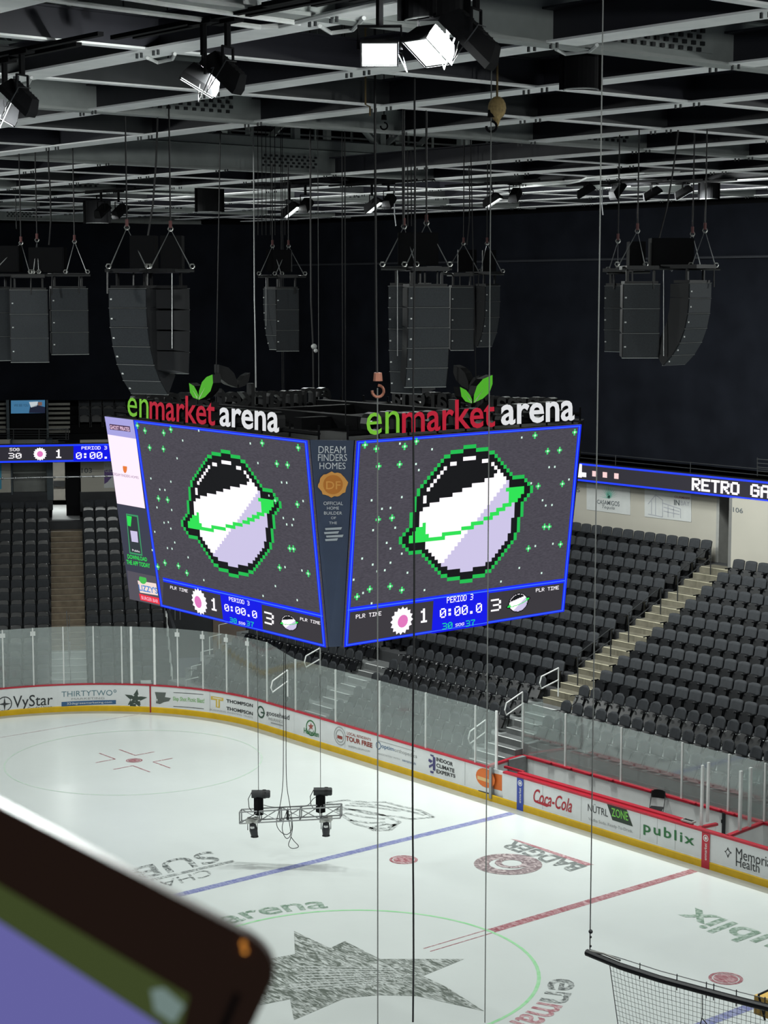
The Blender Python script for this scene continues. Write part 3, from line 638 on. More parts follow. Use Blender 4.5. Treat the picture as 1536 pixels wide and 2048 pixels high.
def inside(x, y, P):
    c = False; n = len(P)
    for i in range(n):
        x1, y1 = P[i]; x2, y2 = P[(i+1) % n]
        if (y1 > y) != (y2 > y) and x < (x2-x1)*(y-y1)/(y2-y1)+x1: c = not c
    return c
near, far_ = [], []
def add_seat(kind, p, rz, label, group):
    u, v, w = pix(p+ZU*.8); 
    if u < -260 or u > 1800: return
    hid = inside(u, v, SBPOLY) or u < -25 or u > 1562
    (far_ if hid else near).append((w, kind, p, rz, label, group))
def nth(i): return NTH[i] if i < len(NTH) else 'outer'
PITCH_S = .575
TOPW = {j: NTH[9-j] for j in range(-6, 10)}
for j in range(0, 10):
    z = sz(j); y = sy(j)+.25
    for i in range(17):
        add_seat('fixed', Vector((11.42+PITCH_S*i, y, z)), math.pi/2, 'black padded seat, %s from the aisle, %s row from the top, left of yellowed stairs' % (nth(i), TOPW[j]), 'seats left of the yellowed stairs')
    if j < 9:
        for i in range(26):
            add_seat('fixed', Vector((9.12-PITCH_S*i, y, z)), math.pi/2, 'black padded seat, %s from the aisle, %s row from the top, right of yellowed stairs' % (nth(i), NTH[8-j]), 'seats right of the yellowed stairs')
for j in range(-6, 10):
    z = kz(j); d = kd(j)-.25; hid = 'behind the glass, ' if False else ''
    for i in range(12):
        add_seat('fixed', cpt(d, -1.14-.57*i, z), math.radians(150.4), 'black padded seat, %s from the aisle, %s row from the top, left of far stairs' % (nth(i), TOPW[j]), 'seats left of the far corner stairs')
    for i in range(6):
        if j <= -2 and i > 4: continue
        add_seat('fixed', cpt(d, .95+.56*i, z), math.radians(150.4), 'black padded seat, %s from the aisle, %s row from the top, right of far stairs' % (nth(i), TOPW[j]), 'seats right of the far corner stairs')
PITCH_F = .545
for j in range(-5, 0):
    z = sz(j); y = sy(j)+.25; w_ = NTH[-1-j]
    for i in range(14): add_seat('fold', Vector((11.4+PITCH_F*i, y, z)), math.pi/2, 'black folding seat, %s from the bench steps, %s folding row from the back, left block' % (nth(i), w_), 'folding seats left of the bench steps')
    if j >= -3:
        for i in range(29): add_seat('fold', Vector((9.3-PITCH_F*i, y, z)), math.pi/2, 'black folding seat, %s from the bench steps, %s folding row, behind the bench' % (nth(i), w_), 'folding seats behind the bench')
    for i in range(14 if j < -1 else 8): add_seat('fold', Vector((20.6+PITCH_F*i, y, z)), math.pi/2, 'black folding seat, %s beyond the corner steps, %s folding row, below the scoreboard' % (nth(i), w_), 'folding seats beyond the corner steps')
near.sort(key=lambda t: t[0]); nfix = 0; nfold = 0; rest = far_
for it in near:
    w, kind, p, rz, lab, grp = it
    if kind == 'fixed':
        if nfix >= 300: rest.append(it); continue
        nfix += 1
    else:
        if nfold >= 300: rest.append(it); continue
        nfold += 1
    put_seat(kind, p, rz, lab, grp)
def seats_stuff(items, name, label, dark=False):
    mb = MB(); ms = [SEATF, SEATP, SEATR, ALU]
    for w, kind, p, rz, *_ in items:
        c, s = math.cos(rz), math.sin(rz)
        for n, m, me, t in SEATM[kind]:
            mb.add([(p.x+x*c-y*s, p.y+x*s+y*c, p.z+z) for x, y, z in m.v], m.f, ms.index(t))
    return root(mb, name, ms, label, 'seats', kind='stuff')
seats_stuff(rest, 'distant_stadium_seats', 'remaining rows of black seats high in the far corner and behind the scoreboard')
# seat number tags and the small bright sticker
for px, py, y in ((1157, 1418, -17.0), (1342, 1465, -17.0)):
    p = atY(px, py, y)
# ---- handrails
def handrail(name, pts, posts, m, label, r=.022, loop=False):
    t = thing(name, Vector(pts[0])-ZU*1, label, 'handrail', 'handrails on the stairs')
    mb = MB().tube(pts, r, 7); mb.build('top_rail', m, t)
    low = [Vector(p)-ZU*.42 for p in pts]
    if loop:
        MB().tube([pts[0], (Vector(pts[0])*.5+low[0]*.5)+(Vector(pts[0])-Vector(pts[1])).normalized()*.08, low[0], low[-1]], r, 7).build('lower_rail', m, t)
    else: MB().tube(low, r, 7).build('lower_rail', m, t)
    for a, b in posts: MB().tube([a, b], r, 7).build('post', m, t)
XR = 10.35
def drop(p, z): return Vector((p.x, p.y, z))
def tread(y):                                     # height of the side stairs at y
    return sz(min(9, max(-5, (-18.32-y+.4)/RP)))
for a, b, lab in (((1422, 1093), (1356, 1145), 'top dark steel handrail on the yellowed stairs'), ((1322, 1174), (1258, 1225), 'second dark steel handrail down the yellowed stairs'), ((1222, 1257), (1156, 1308), 'lowest dark steel handrail on the yellowed stairs')):
    A, Bq = atX(a[0], a[1], XR), atX(b[0], b[1], XR)
    handrail('handrail', [A, Bq], [(A, drop(A, tread(A.y)-.05)), (Bq, drop(Bq, tread(Bq.y)-.05))], DKG, lab)
for a, b, x, lab in (((1117, 1336), (1083, 1353), 10.35, 'pale looped handrail where folding seats meet the yellowed stairs'), ((1045, 1384), (1013, 1406), 10.6, 'pale looped handrail halfway down the bench steps'), ((971, 1440), (940, 1463), 10.75, 'pale looped handrail at the foot of the bench steps'), ((640, 1296), (612, 1312), 19.7, 'pale looped handrail under the scoreboard corner'), ((575, 1340), (545, 1362), 19.9, 'pale looped handrail behind the rink glass near the corner')):
    A, Bq = atX(a[0], a[1], x), atX(b[0], b[1], x)
    handrail('handrail', [Bq, A], [(A, drop(A, max(.1, A.z-1.0)))], WHITE if x > 0 else ALU, lab, .026, True)
# stepped white guard rails down the right edge of the corner stand
t = thing('guard_rail', cpt(kd(-6), 4.1, 0), 'stepped pale guard rail down the edge of the far corner stand', 'railing')
for j in range(-5, 0):
    d0, d1, z = kd(j)-.74, kd(j)+.11, kz(j); MB().tube([cpt(d0, 4.1, z), cpt(d0, 4.1, z+.8), cpt(d0+.12, 4.1, z+.95), cpt(d1, 4.1, z+.95), cpt(d1, 4.1, z+.7)], .024, 6).build('rail', WHITE, t)
mb = MB(); 
for i in range(4): mb.box(cpt(kd(0)+.1, 4.1+.22*i, kz(0)+.5), (.03, .03, 1), 0, (ST, SE, ZU))
mb.box(cpt(kd(0)+.1, 4.4, kz(0)+1), (.9, .05, .05), 0, (ST, SE, ZU)); mb.build('baluster', ALU, t)
p = at_corner(133, 1222, kd(-1)); mb = MB()
t = thing('handrail', cpt(kd(-1), .05, kz(-1)), 'thin pale centre handrail on the far corner stairs', 'handrail')
MB().tube([p, cpt(kd(-5), -.05, kz(-5)+.95)], .018, 6).build('top_rail', ALU, t)
for j in (-1, -3, -5): MB().tube([cpt(kd(j), -.03, kz(j)-.1), cpt(kd(j), -.03, kz(j)+.9)], .016, 6).build('post', ALU, t)
t = thing('guard_rail', cpt(78, 7.6, 0), 'stepped pale guard rail at the tunnel side of the corner seats', 'railing')
for i, (u, v0, v1) in enumerate(((372, 1375, 1360), (383, 1365, 1333), (402, 1330, 1304), (419, 1310, 1274), (438, 1300, 1250))):
    a = atD(u, v1, 74+i*1.2); MB().tube([a-ZU*1.2, a, a+RT*.5+ZU*.12], .024, 6).build('rail', WHITE, t)
mb = MB(); q = at_corner(292, 1372, 74.6); mb.box((q.x, q.y, .35), (.36, .36, .7), 0, (ST, SE, ZU)); bn = root(mb, 'waste_bin', mat('white_bin_plastic', (200, 202, 200), .5), 'white waste bin behind the far corner glass', 'bin', org=(q.x, q.y, 0))
MB().box((q.x, q.y, .72), (.42, .42, .05), 0, (ST, SE, ZU)).build('lid', WHITE, bn)
# tunnel beside the corner stand
mb = MB(); ax = (ST, SE, ZU)
mb.box(cpt(80, 4.25, 1.3), (.12, 9, 2.9), 0, ax); mb.box(cpt(83.5, 6.2, 2.2), (4.4, .15, 4.6), 0, ax)
struct(mb, 'wall_tunnel', mat('dark_tunnel_wall', (52, 54, 56), .8))
mb = MB(); mb.box(cpt(83.3, 7.2, 1.8), (1.5, .1, 3.8), 0, ax); struct(mb, 'tunnel_reflection', mat('tan_reflection_panel', (112, 98, 88), .7))  # tan slab added in place of a reflection in the corner glass
# ---- concourse walls
WY = -26.72
mb = MB().bb((atY(1434, 1040, WY).x, WY-.2, 6.3), (30, WY, 9.0)); struct(mb, 'wall_right', BEIGE)
XE = atY(1463, 1060, -25.85).x; XJ = atY(1434, 1040, WY).x
mb = MB().bb((-10, -26.05, 5.9), (XE, -25.85, 9.0)); struct(mb, 'wall_right_front', BEIGE)
mb = MB().bb((XE, -29, 5.9), (XE+.15, -25.86, 9)); struct(mb, 'wall_entrance_side', mat('grey_entrance_reveal', (110, 110, 108), .8))
mb = MB().bb((8.5, -29.4, 5.5), (12, -29.2, 9.5)); struct(mb, 'door_entrance_back', BLKM)  # matt black sheet closing the back of the entrance
mb = MB().bb((XJ-.12, WY-1.5, 6.2), (XJ+.02, WY+.02, 9)); struct(mb, 'trim_entrance', mat('pale_grey_jamb', (150, 150, 146), .7))
mb = MB().bb((9.3, -29.2, 6.1), (11.1, -26, 6.3)); struct(mb, 'floor_entrance', STEPY)
def sign(name, plane, q, m, label, cat, items, mats, th=.02):
    P = [plane(*p) for p in q]; n = (P[1]-P[0]).cross(P[3]-P[0]).normalized()
    if n.dot(CAM-P[0]) < 0: n = -n
    mb = MB().prism([p+n*.002 for p in P], n*th); o = root(mb, name, m, label, cat, org=(P[2]+P[3])/2)
    for it in items:
        k = MB()
        if it[0] == 'poly':
            k.add([plane(*p)+n*(th+.008) for p in it[1]], [tuple(range(len(it[1])))], 0)
        elif it[0] == 'line':
            for a, b in zip(it[1], it[1][1:]):
                A, Bq = plane(*a)+n*(th+.008), plane(*b)+n*(th+.008); w = (Bq-A).cross(n).normalized()*.018; k.quad([A-w, Bq-w, Bq+w, A+w])
        else: text_on(k, it[0], [plane(*p) for p in it[1]], n*(th+.01), 0, it[3] if len(it) > 3 else 0, shear=it[4] if len(it) > 4 else 0)
        if len(k.f): k.build('printed_text' if it[0] not in ('poly', 'line') else 'printed_shape', mats[it[2]], o)
    return o
WP = lambda x, y: atY(x, y, WY)
ag = [(1215, 1000)]
PRW = mat('banner_white', (190, 192, 190), .7, var=.04); TEAL = mat('teal_banner_ink', (112, 176, 158), .7, var=0); SLG = mat('slate_banner_ink', (86, 92, 96), .7, var=0); LGY = mat('pale_sketch_ink', (158, 160, 166), .7, var=0)
fan = []
for i in range(13):
    a = math.radians(-84+168*i/12); c_, s_ = math.sin(a), math.cos(a); ox, oy = 1218, 996
    fan.append(('poly', [(ox-2*s_, oy+2*c_*.3), (ox+20*c_, oy-24*s_-1), (ox+2*s_, oy+1)], 0))
sign('wall_banner', WP, [(1174, 962), (1261, 971), (1261, 1030), (1174, 1019)], PRW, 'white banner with a teal agave plant on the cream wall', 'banner',
     fan+[('CASAMIGOS', [(1195, 999), (1240, 1003), (1240, 1013), (1195, 1007)], 1, .01), ('Tequila', [(1205, 1010), (1230, 1013), (1230, 1021), (1205, 1018)], 1, 0, .3)], [TEAL, SLG])
sign('wall_banner', WP, [(1290, 970), (1383, 980), (1383, 1044), (1290, 1033)], PRW, 'white banner with a pale building sketch on the cream wall', 'banner',
     [('IN', [(1349, 999), (1360, 1000), (1360, 1011), (1349, 1010)], 1, .02), ('BAY', [(1362, 1001), (1380, 1003), (1380, 1012), (1362, 1010)], 0), ('OURMARK', [(1350, 991), (1382, 994), (1382, 999), (1350, 996)], 2, .01),
      ('line', [(1297, 1008), (1312, 990), (1326, 1000), (1326, 1034), (1297, 1028)], 0), ('line', [(1326, 1006), (1362, 1018), (1362, 1036)], 0), ('line', [(1328, 1014), (1360, 1023)], 0), ('line', [(1328, 1022), (1360, 1029)], 0), ('line', [(1312, 992), (1312, 1030)], 0), ('line', [(1337, 1011), (1337, 1034)], 0), ('line', [(1348, 1014), (1348, 1035)], 0), ('line', [(1304, 1002), (1304, 1028)], 0)], [LGY, SLG, mat('maroon_banner_ink', (140, 92, 96), .7, var=0)])
def wall_num(plane, q, txt, label):
    P = [plane(*p) for p in q]; n = (P[1]-P[0]).cross(P[3]-P[0]).normalized(); n = n if n.dot(CAM-P[0]) > 0 else -n
    mb = MB(); text_on(mb, txt, P, n*.004, 0, .015); root(mb, 'section_number', SLG, label, 'number', org=P[3])
FWP = lambda x, y: atY(x, y, -25.85)
wall_num(WP, [(1140, 973), (1160, 976), (1160, 985), (1140, 982)], '105', 'dark section number on the cream wall beside the scoreboard edge')
wall_num(FWP, [(1466, 1014), (1486, 1017), (1486, 1027), (1466, 1024)], '106', 'dark section number 106 on the cream wall by the entrance')
# ---- corner concourse wall
CW = lambda x, y: at_corner(x, y, 88.3)
def cwall(mb, x0, y0, x1, y1, d=88.3, th=.2, mi=0):
    a, b = at_corner(x0, y0, d), at_corner(x1, y1, d); t0, t1 = (a-C0).dot(ST), (b-C0).dot(ST)
    mb.box(cpt(d+th/2, (t0+t1)/2, (a.z+b.z)/2), (abs(t1-t0), th, abs(a.z-b.z)), 0, (ST, SE, ZU))
mb = MB(); cwall(mb, -40, 880, 24, 986); cwall(mb, 160, 880, 330, 984); struct(mb, 'wall_corner', BEIGE)
mb = MB(); cwall(mb, -40, 986, 106, 1020, 88.29); cwall(mb, 160, 984, 330, 1020, 88.29); struct(mb, 'wall_corner_base', DCONC)
mb = MB(); cwall(mb, 24, 880, 102, 1000, 89.3); struct(mb, 'wall_suite_back', mat('grey_suite_shutter', (124, 126, 122), .7))
mb = MB(); cwall(mb, 26, 944, 92, 946, 89.2); cwall(mb, 24, 990, 101, 993, 88.5, .5); struct(mb, 'trim_suite', mat('pale_counter', (170, 172, 168), .6))
mb = MB(); cwall(mb, 20, 880, 26, 990, 88.25, 1.2); cwall(mb, 92, 880, 107, 1000, 88.25, 1.2); struct(mb, 'wall_suite_side', mat('slate_pillar', (66, 74, 78), .8))
mb = MB(); cwall(mb, 130, 880, 160, 1040, 88.6, .1); struct(mb, 'door_drape', BLKM)
fl = [at_corner(104, 1041, 87.2), at_corner(160, 1041, 87.2)]; mb = MB(); mb.prism([fl[0], fl[1], fl[1]+SE*6, fl[0]+SE*6+ST*.0], ZU*.06); struct(mb, 'floor_corridor', mat('pale_corridor_floor', (196, 198, 198), .35))
mb = MB(); cwall(mb, 104, 880, 131, 1000, 94.3, .1); struct(mb, 'wall_corridor', mat('pale_corridor_wall', (176, 170, 160), .7))
mb = MB(); cwall(mb, 107, 962, 130, 973, 94.1, .1); struct(mb, 'trim_corridor', DKG)
c_ = cpt(91, -.4, 9.0); bowl_lamp(c_, (ST, SE, -ZU), 130, .5, .5)
wall_num(CW, [(163, 936), (184, 936), (184, 946), (163, 946)], '103', 'dark section number 103 on the far cream wall')
sign('wall_banner', CW, [(208, 922), (240, 922), (240, 975), (208, 976)], PRW, 'white and purple banner on the far wall beside the scoreboard', 'banner',
     [('poly', [(208.5, 940), (230, 938), (225, 952), (215, 964), (208.5, 968)], 0), ('KEN', [(210, 929), (226, 929), (226, 934), (210, 934)], 1), ('GEO', [(210, 938), (226, 938), (226, 944), (210, 944)], 2)], [mat('purple_banner_ink', (92, 70, 120), .7, var=0), GYI, PRW])
sign('wall_banner', CW, [(-30, 925), (3, 925), (3, 978), (-30, 978)], mat('blue_banner', (64, 148, 176), .7), 'edge of a bright blue banner at the far left wall', 'banner', [], [])
# ---- long thin truss wire with knots in front of the far wall
mb = MB().tube([at_corner(-20, 958, 84), at_corner(80, 955, 84), at_corner(240, 952, 84)], .03, 6)
for u in range(5, 235, 26): mb.sphere(at_corner(u, 957-u*.02, 84), .06, 0, 4)
root(mb, 'safety_cable', ALU, 'pale horizontal cable with small knots before the far wall', 'cable')
# ---- LED ribbon boards
BLUE = em('blue_led', (28, 60, 255), 1.25); BLUE2 = em('deep_blue_led', (6, 14, 232)); LEDW = em('white_led', (255, 250, 255), 1.15); LEDB = em('dim_led_black', (44, 42, 50)); LEDG = em('green_led', (40, 232, 90)); LEDP = em('pink_led', (226, 120, 190)); LEDC = em('cyan_green_led', (20, 214, 160))
RY = -26.1
rz0 = (atY(1350, 992-8, RY)).z; zb = sum(atY(x, y, RY).z for x, y in ((1200, 968), (1350, 983), (1500, 998)))/3; zt = sum(atY(x, y, RY).z for x, y in ((1200, 931), (1350, 945), (1500, 959)))/3
rb = thing('ribbon_display', (14, RY, zb), 'long blue-edged LED ribbon board along the right-hand balcony', 'led ribbon')
MB().bb((-8, RY-.3, zb-.03), (30, RY-.02, zt+.03)).build('housing', BLK, rb)
scr = MB().bb((-8, RY-.02, zb), (30, RY, zt)).build('screen', LEDB, rb)
mb = MB(); h = zt-zb
mb.bb((-8, RY, zb), (30, RY+.01, zb+h*.1)); mb.bb((-8, RY, zt-h*.1), (30, RY+.01, zt)); mb.build('border_line', BLUE, scr)
def rq(x0, x1, a, b, off=.012):            # x range in metres, a..b heights 0..1 -> TL, TR, BR, BL as seen from the rink
    return [Vector((x0, RY+off, zb+h*b)), Vector((x1, RY+off, zb+h*b)), Vector((x1, RY+off, zb+h*a)), Vector((x0, RY+off, zb+h*a))]
xa = lambda u, v=960: atY(u, v, RY).x
mb = MB(); pixtext(mb, 'RETRO GAMES', rq(xa(1384, 970), xa(1384, 970)-(xa(1384, 970)-xa(1536, 985))*66/47, .2, .82), Vector((0, .004, 0)), 0, 1.5, 1.35); mb.build('message_lettering', LEDW, scr)
mb = MB()
for u in (1189, 1210, 1233): x = xa(u); mb.quad(rq(x+.12, x-.12, .34, .64))
mb.build('pellet', em('pale_pink_led', (255, 214, 214)), scr)
mb = MB(); x0 = xa(1155); mb.quad(rq(x0+.3, x0-.25, .2, .95)); mb.quad(rq(x0-.25, x0-.5, .25, .5)); mb.build('graphic_block', LEDW, scr)
CRD = 86.9
cz0, cz1 = at_corner(100, 924, CRD).z, at_corner(100, 889, CRD).z; h2 = cz1-cz0
rc = thing('ribbon_display', cpt(CRD, 0, cz0), 'LED ribbon board showing period and score on the far balcony', 'led ribbon')
MB().box(cpt(CRD+.2, 0, (cz0+cz1)/2), (16, .3, h2+.06), 0, ax).build('housing', BLK, rc)
scr = MB().box(cpt(CRD, 0, (cz0+cz1)/2), (16, .06, h2), 0, ax).build('screen', LEDB, rc)
mb = MB()
for z in (cz0+h2*.05, cz1-h2*.05): mb.box(cpt(CRD-.04, 0, z), (16, .02, h2*.1), 0, ax)
mb.build('border_line', BLUE, scr)
RCP = lambda x, y: at_corner(x, y, CRD-.06)
o_ = -SE*.012
mb = MB(); mb.quad([RCP(147, 892), RCP(300, 890), RCP(300, 921), RCP(147, 922)]); mb.build('clock_panel', BLUE2, scr)
mb = MB(); pixtext(mb, 'PERIOD 3', [RCP(163, 893), RCP(214, 892), RCP(214, 899), RCP(163, 899)], o_); pixtext(mb, '0:00.0', [RCP(152, 905), RCP(232, 903), RCP(232, 917), RCP(152, 918)], o_); pixtext(mb, 'SOG', [RCP(19, 896), RCP(39, 896), RCP(39, 902), RCP(19, 902)], o_); pixtext(mb, '30', [RCP(17, 906), RCP(43, 906), RCP(43, 917), RCP(17, 917)], o_); pixtext(mb, '1', [RCP(109, 899), RCP(126, 898), RCP(126, 916), RCP(109, 916)], o_)
mb.build('score_text', LEDW, scr)
def burst(mb, c, r, mi, mi2, X_, Y_, off):
    P = []
    for i in range(32):
        a = 2*math.pi*i/32; k = r if i % 2 == 0 else r*.82; P.append(c+X_*(k*math.cos(a))+Y_*(k*math.sin(a))+off)
    mb.add([c+off]+P, [(0, i+1, (i+1) % 32+1) for i in range(32)], mi); mb.disc(c+off*1.6, r*.45, X_, Y_, 14, mi2)
mb = MB(); burst(mb, RCP(80, 908), .31, 0, 1, ST, ZU, o_); mb.build('team_badge', [LEDW, LEDP], scr)
# ---- upper level at far left: steps, dark seats, rail, monitor
UD = 92
mb = MB()
for k in range(6):
    d = UD+.3+.55*k; z = 9.6+.42*k; mb.box(cpt(d+1.5, 4.6, z-.3), (10, 3.2, .6), 0, ax); 
struct(mb, 'upper_tier', BLKM)
ms = []
for k in range(5):
    for i in range(12): ms.append((0, 'fixed', cpt(UD+.5+.55*k, .9+.6*i, 9.9+.42*k), math.radians(150.4)))
seats_stuff(ms, 'upper_level_seats', 'rows of unlit black seats on the upper level above the far ribbon board')
def upper_steps(x0, x1, lab):
    t = thing('aisle_stairs', at_corner((x0+x1)/2, 880, UD-.6), lab, 'stairs'); mb = MB()
    for k, v in enumerate((806, 815, 824, 834, 843, 852, 861)):
        a, b = at_corner(x0, v, UD-.4+.1*(7-k)), at_corner(x1, v+4, UD-.4+.1*(7-k)); mb.box((a+b)/2, ((b-a).dot(ST), .35, abs(a.z-b.z)), 0, ax)
    mb.build('step', mat('dim_step', (128, 126, 118), .8), t)
upper_steps(97, 140, 'short run of grey upper-level steps left of the scoreboard'); upper_steps(-20, 12, 'grey upper-level steps at the far left edge')
t = thing('guard_rail', cpt(90.2, -3, 9.5), 'thin grey balcony railing above the far ribbon board', 'railing')
for v in (858, 864, 869, 874, 879, 884): MB().tube([at_corner(-20, v, 90.2), at_corner(137, v, 90.2)], .018, 5).build('rail', ALU if v == 858 else DKG, t)
for u in (27, 78, 132, 137): MB().tube([at_corner(u, 857, 90.2), at_corner(u, 890, 90.2)], .022, 5).build('post', DKG, t)
sign('monitor', lambda x, y: at_corner(x, y, 91.2), [(22, 801), (90, 800), (90, 826), (22, 827)], em('monitor_blue', (62, 112, 148)), 'blue monitor glowing above a dark doorway at far left', 'monitor',
     [('WE SEE YOU', [(28, 808), (57, 808), (57, 813), (28, 813)], 0), ('poly', [(58, 804), (76, 803), (74, 812), (62, 815)], 1), ('poly', [(58, 826), (60, 814), (74, 810), (90, 814), (90, 826)], 2), ('poly', [(76, 804), (84, 804), (84, 811), (76, 811)], 3)], [em('monitor_ink', (34, 62, 84)), em('monitor_pale', (190, 200, 206)), em('monitor_navy', (26, 32, 52)), em('monitor_tan', (120, 86, 74))])
mb = MB(); a = at_corner(20, 800, 93); b2 = at_corner(92, 890, 93); cwall(mb, 20, 800, 92, 890, 91.5, .1); struct(mb, 'door_upper', BLKM)
mb = MB(); cwall(mb, 12, 800, 20, 890, 91.3, .1); cwall(mb, 92, 800, 98, 890, 91.3, .1); struct(mb, 'wall_upper_jamb', mat('slate_pillar', (66, 74, 78), .8))
# right balcony railing above the ribbon
t = thing('guard_rail', (12, RY-.15, zt), 'thin dark balcony railing above the right-hand ribbon board', 'railing')
for dz in (.2, .42): MB().tube([(-8, RY-.15, zt+dz), (30, RY-.15, zt+dz)], .016, 5).build('rail', DKG, t)
for i in range(10): MB().tube([(28-3.9*i, RY-.15, zt-.05), (28-3.9*i, RY-.15, zt+.44)], .016, 5).build('post', DKG, t)
t = thing('guard_rail', (atY(1530, 930, -27).x, -27, zt), 'grey balcony gate railing at the right picture edge', 'railing')
for v in (918, 926, 934, 942): MB().tube([atY(1514, v, -27), atY(1600, v+7, -27)], .018, 5).build('rail', DKG, t)
for u in (1515, 1560): MB().tube([atY(u, 915, -27), atY(u, 952, -27)], .02, 5).build('post', DKG, t)
# ---- black drapes
def drape(path, z0, z1, label):
    mb = MB(); vs = []; fs = []; pts = []
    for a, b in zip(path, path[1:]):
        a, b = Vector(a), Vector(b); n = max(2, int((b-a).length/.35)); pts += [a+(b-a)*i/n for i in range(n)]
    pts.append(Vector(path[-1])); L_ = 0; rows = 4; nv = len(pts)
    for i, p in enumerate(pts):
        d = (pts[min(i+1, nv-1)]-pts[max(0, i-1)]).normalized(); n = Vector((-d.y, d.x, 0)); L_ += .35
        w = .05*math.sin(L_*3.1)+.04*math.sin(L_*1.27+1)
        for r in range(rows+1): vs.append(p+n*w*(1-.7*r/rows)+ZU*(z0+(z1-z0)*r/rows))
    for i in range(nv-1):
        for r in range(rows): fs.append((i*(rows+1)+r, (i+1)*(rows+1)+r, (i+1)*(rows+1)+r+1, i*(rows+1)+r+1))
    o = root(mb.add(vs, fs), 'stage_drape', CURT, label, 'curtain', smooth=True, org=pts[nv//2]+ZU*z0)
    return o
k1 = cpt(92.6, 9, 0)
kx = C0+SE*92.6; tt = (-28.2-kx.y)/ST.y; corner = kx+ST*tt
d1 = drape([(-14, -28.2, 0), (corner.x, -28.2, 0)], zt+.1, 19.9, 'tall navy-black drape along the right-hand upper level')
d2 = drape([corner, kx+ST*-14], 11.25, 19.9, 'tall navy-black drape across the far corner upper level')
mb = MB().tube([(-14, -28.05, 17.9), (corner.x-.2, -28.05, 17.9)], .05, 6); mb.build('hem_band', mat('charcoal_hem', (38, 40, 46), .8), d1)
mb = MB().bb((-14, -30.8, 5), (44, -30.6, 26)); struct(mb, 'wall_back', BLKM)
mb = MB(); mb.box(cpt(97.5, -2, 15), (34, .2, 22), 0, ax); struct(mb, 'wall_back_corner', BLKM)
# ================================================================== CEILING
CZ = 20.0
gx = [-15.4+4.1*k for k in range(-2, 16)]; gy = [12.5-3.83*k for k in range(-3, 11)]
YF = -26.6; OPX = (-3.1, 9.2); OPY = (-6.65, 4.84)
def inopen(v, r): return r[0]+.3 < v < r[1]-.3
def ibeam(a, b, web_h, fl_w, m_web, m_fl, name, bolts=(), tf=.03, wt=.04):
    a, b = Vector(a), Vector(b); d = (b-a).normalized(); n = Vector((-d.y, d.x, 0)); L_ = (b-a).length; c = (a+b)/2; ax_ = (d, n, ZU)
    t = bpy.data.objects.new(name, None); COL.objects.link(t); t.location = a; WINV[t.name] = Matrix.Translation(-a); t['kind'] = 'structure'
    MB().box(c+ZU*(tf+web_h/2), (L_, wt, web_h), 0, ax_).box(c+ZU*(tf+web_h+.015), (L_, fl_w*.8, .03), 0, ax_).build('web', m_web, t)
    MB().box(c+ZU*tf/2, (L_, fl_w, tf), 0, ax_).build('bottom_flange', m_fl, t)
    if bolts:
        mb = MB()
        for s in bolts:
            p = a+d*s
            for sd in (-1, 1):
                mb.box(p+n*sd*(wt/2+.012)+ZU*(web_h*.5+tf), (2.3, .02, web_h*.62), 0, ax_)
                for i in range(10):
                    for j in range(4): mb.box(p+d*(-1.0+.2*i+.08*(j % 2))+n*sd*(wt/2+.04)+ZU*(tf+web_h*(.24+.15*j)), (.07, .05, .06), 1, ax_)
        mb.build('splice_plate', [STEEL, DKG], t)
    return t
ENDX = 41
for y in gy:
    segs = [(-23.6, ENDX)] if not inopen(y, OPY) else [(-23.6, OPX[0]), (OPX[1], ENDX)]
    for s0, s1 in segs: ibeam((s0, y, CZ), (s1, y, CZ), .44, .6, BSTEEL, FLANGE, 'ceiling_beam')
for k, x in enumerate(gx):
    g = (k+1) % 3 == 0                   # every third cross member is a deep girder
    if not g and x > ENDX: continue
    segs = [(24, YF)] if not (inopen(x, OPX) and not g) else [(24, OPY[1]), (OPY[0], YF)]
    for s0, s1 in segs:
        if g: ibeam((x, s0, CZ-.02), (x, s1, CZ-.02), .62, .34, STEEL, mat('grey_girder_flange', (150, 154, 152), .5), 'ceiling_girder', [6+11.5*i for i in range(5) if 6+11.5*i < abs(s1-s0)], .05)
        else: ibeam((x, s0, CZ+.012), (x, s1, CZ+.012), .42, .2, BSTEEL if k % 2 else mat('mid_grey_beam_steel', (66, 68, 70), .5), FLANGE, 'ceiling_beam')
mb = MB().bb((-32, -31, 25), (60, 34, 25.2)); struct(mb, 'ceiling', mat('dark_roof_deck', (40, 42, 44), .9))
# bolts under the crossings
mb = MB()
for y in gy:
    for x in gx:
        if x > ENDX or (inopen(x, OPX) and inopen(y, OPY)): continue
        for dx in (-.28, -.16, .16, .28): mb.box((x+dx, y+.2, CZ-.04), (.03, .03, .07)); 
struct(mb, 'trim_bolts', DKG)
# roof trusses and catwalk seen through the open bay
def rtruss(x, z0, z1, y0, y1, name):
    t = bpy.data.objects.new(name, None); COL.objects.link(t); t.location = (x, y0, z0); WINV[t.name] = Matrix.Translation(-t.location); t['kind'] = 'structure'
    MB().bb((x-.12, y1, z0), (x+.12, y0, z0+.25)).bb((x-.12, y1, z1), (x+.12, y0, z1+.25)).build('chord', STEEL, t)
    n = int((y0-y1)/3.2); mb = MB()
    for i in range(n):
        a, b = y0-i*3.2, y0-(i+1)*3.2; mb.bb((x-.1, a-.1, z0), (x+.1, a+.1, z1))
        p, q = ((x, a, z0+.1), (x, b, z1)) if i % 2 else ((x, a, z1), (x, b, z0+.1)); mb.tube([p, q], .12, 4)
    mb.build('brace', STEEL, t)
rtruss(9.2, 20.7, 23.6, 14, -24, 'roof_truss'); rtruss(16, 20.8, 23.8, 14, -24, 'roof_truss'); rtruss(-15.4, 20.8, 23.8, 20, -20, 'roof_truss'); rtruss(-3.1, 20.9, 23.8, 20, 5, 'roof_truss')
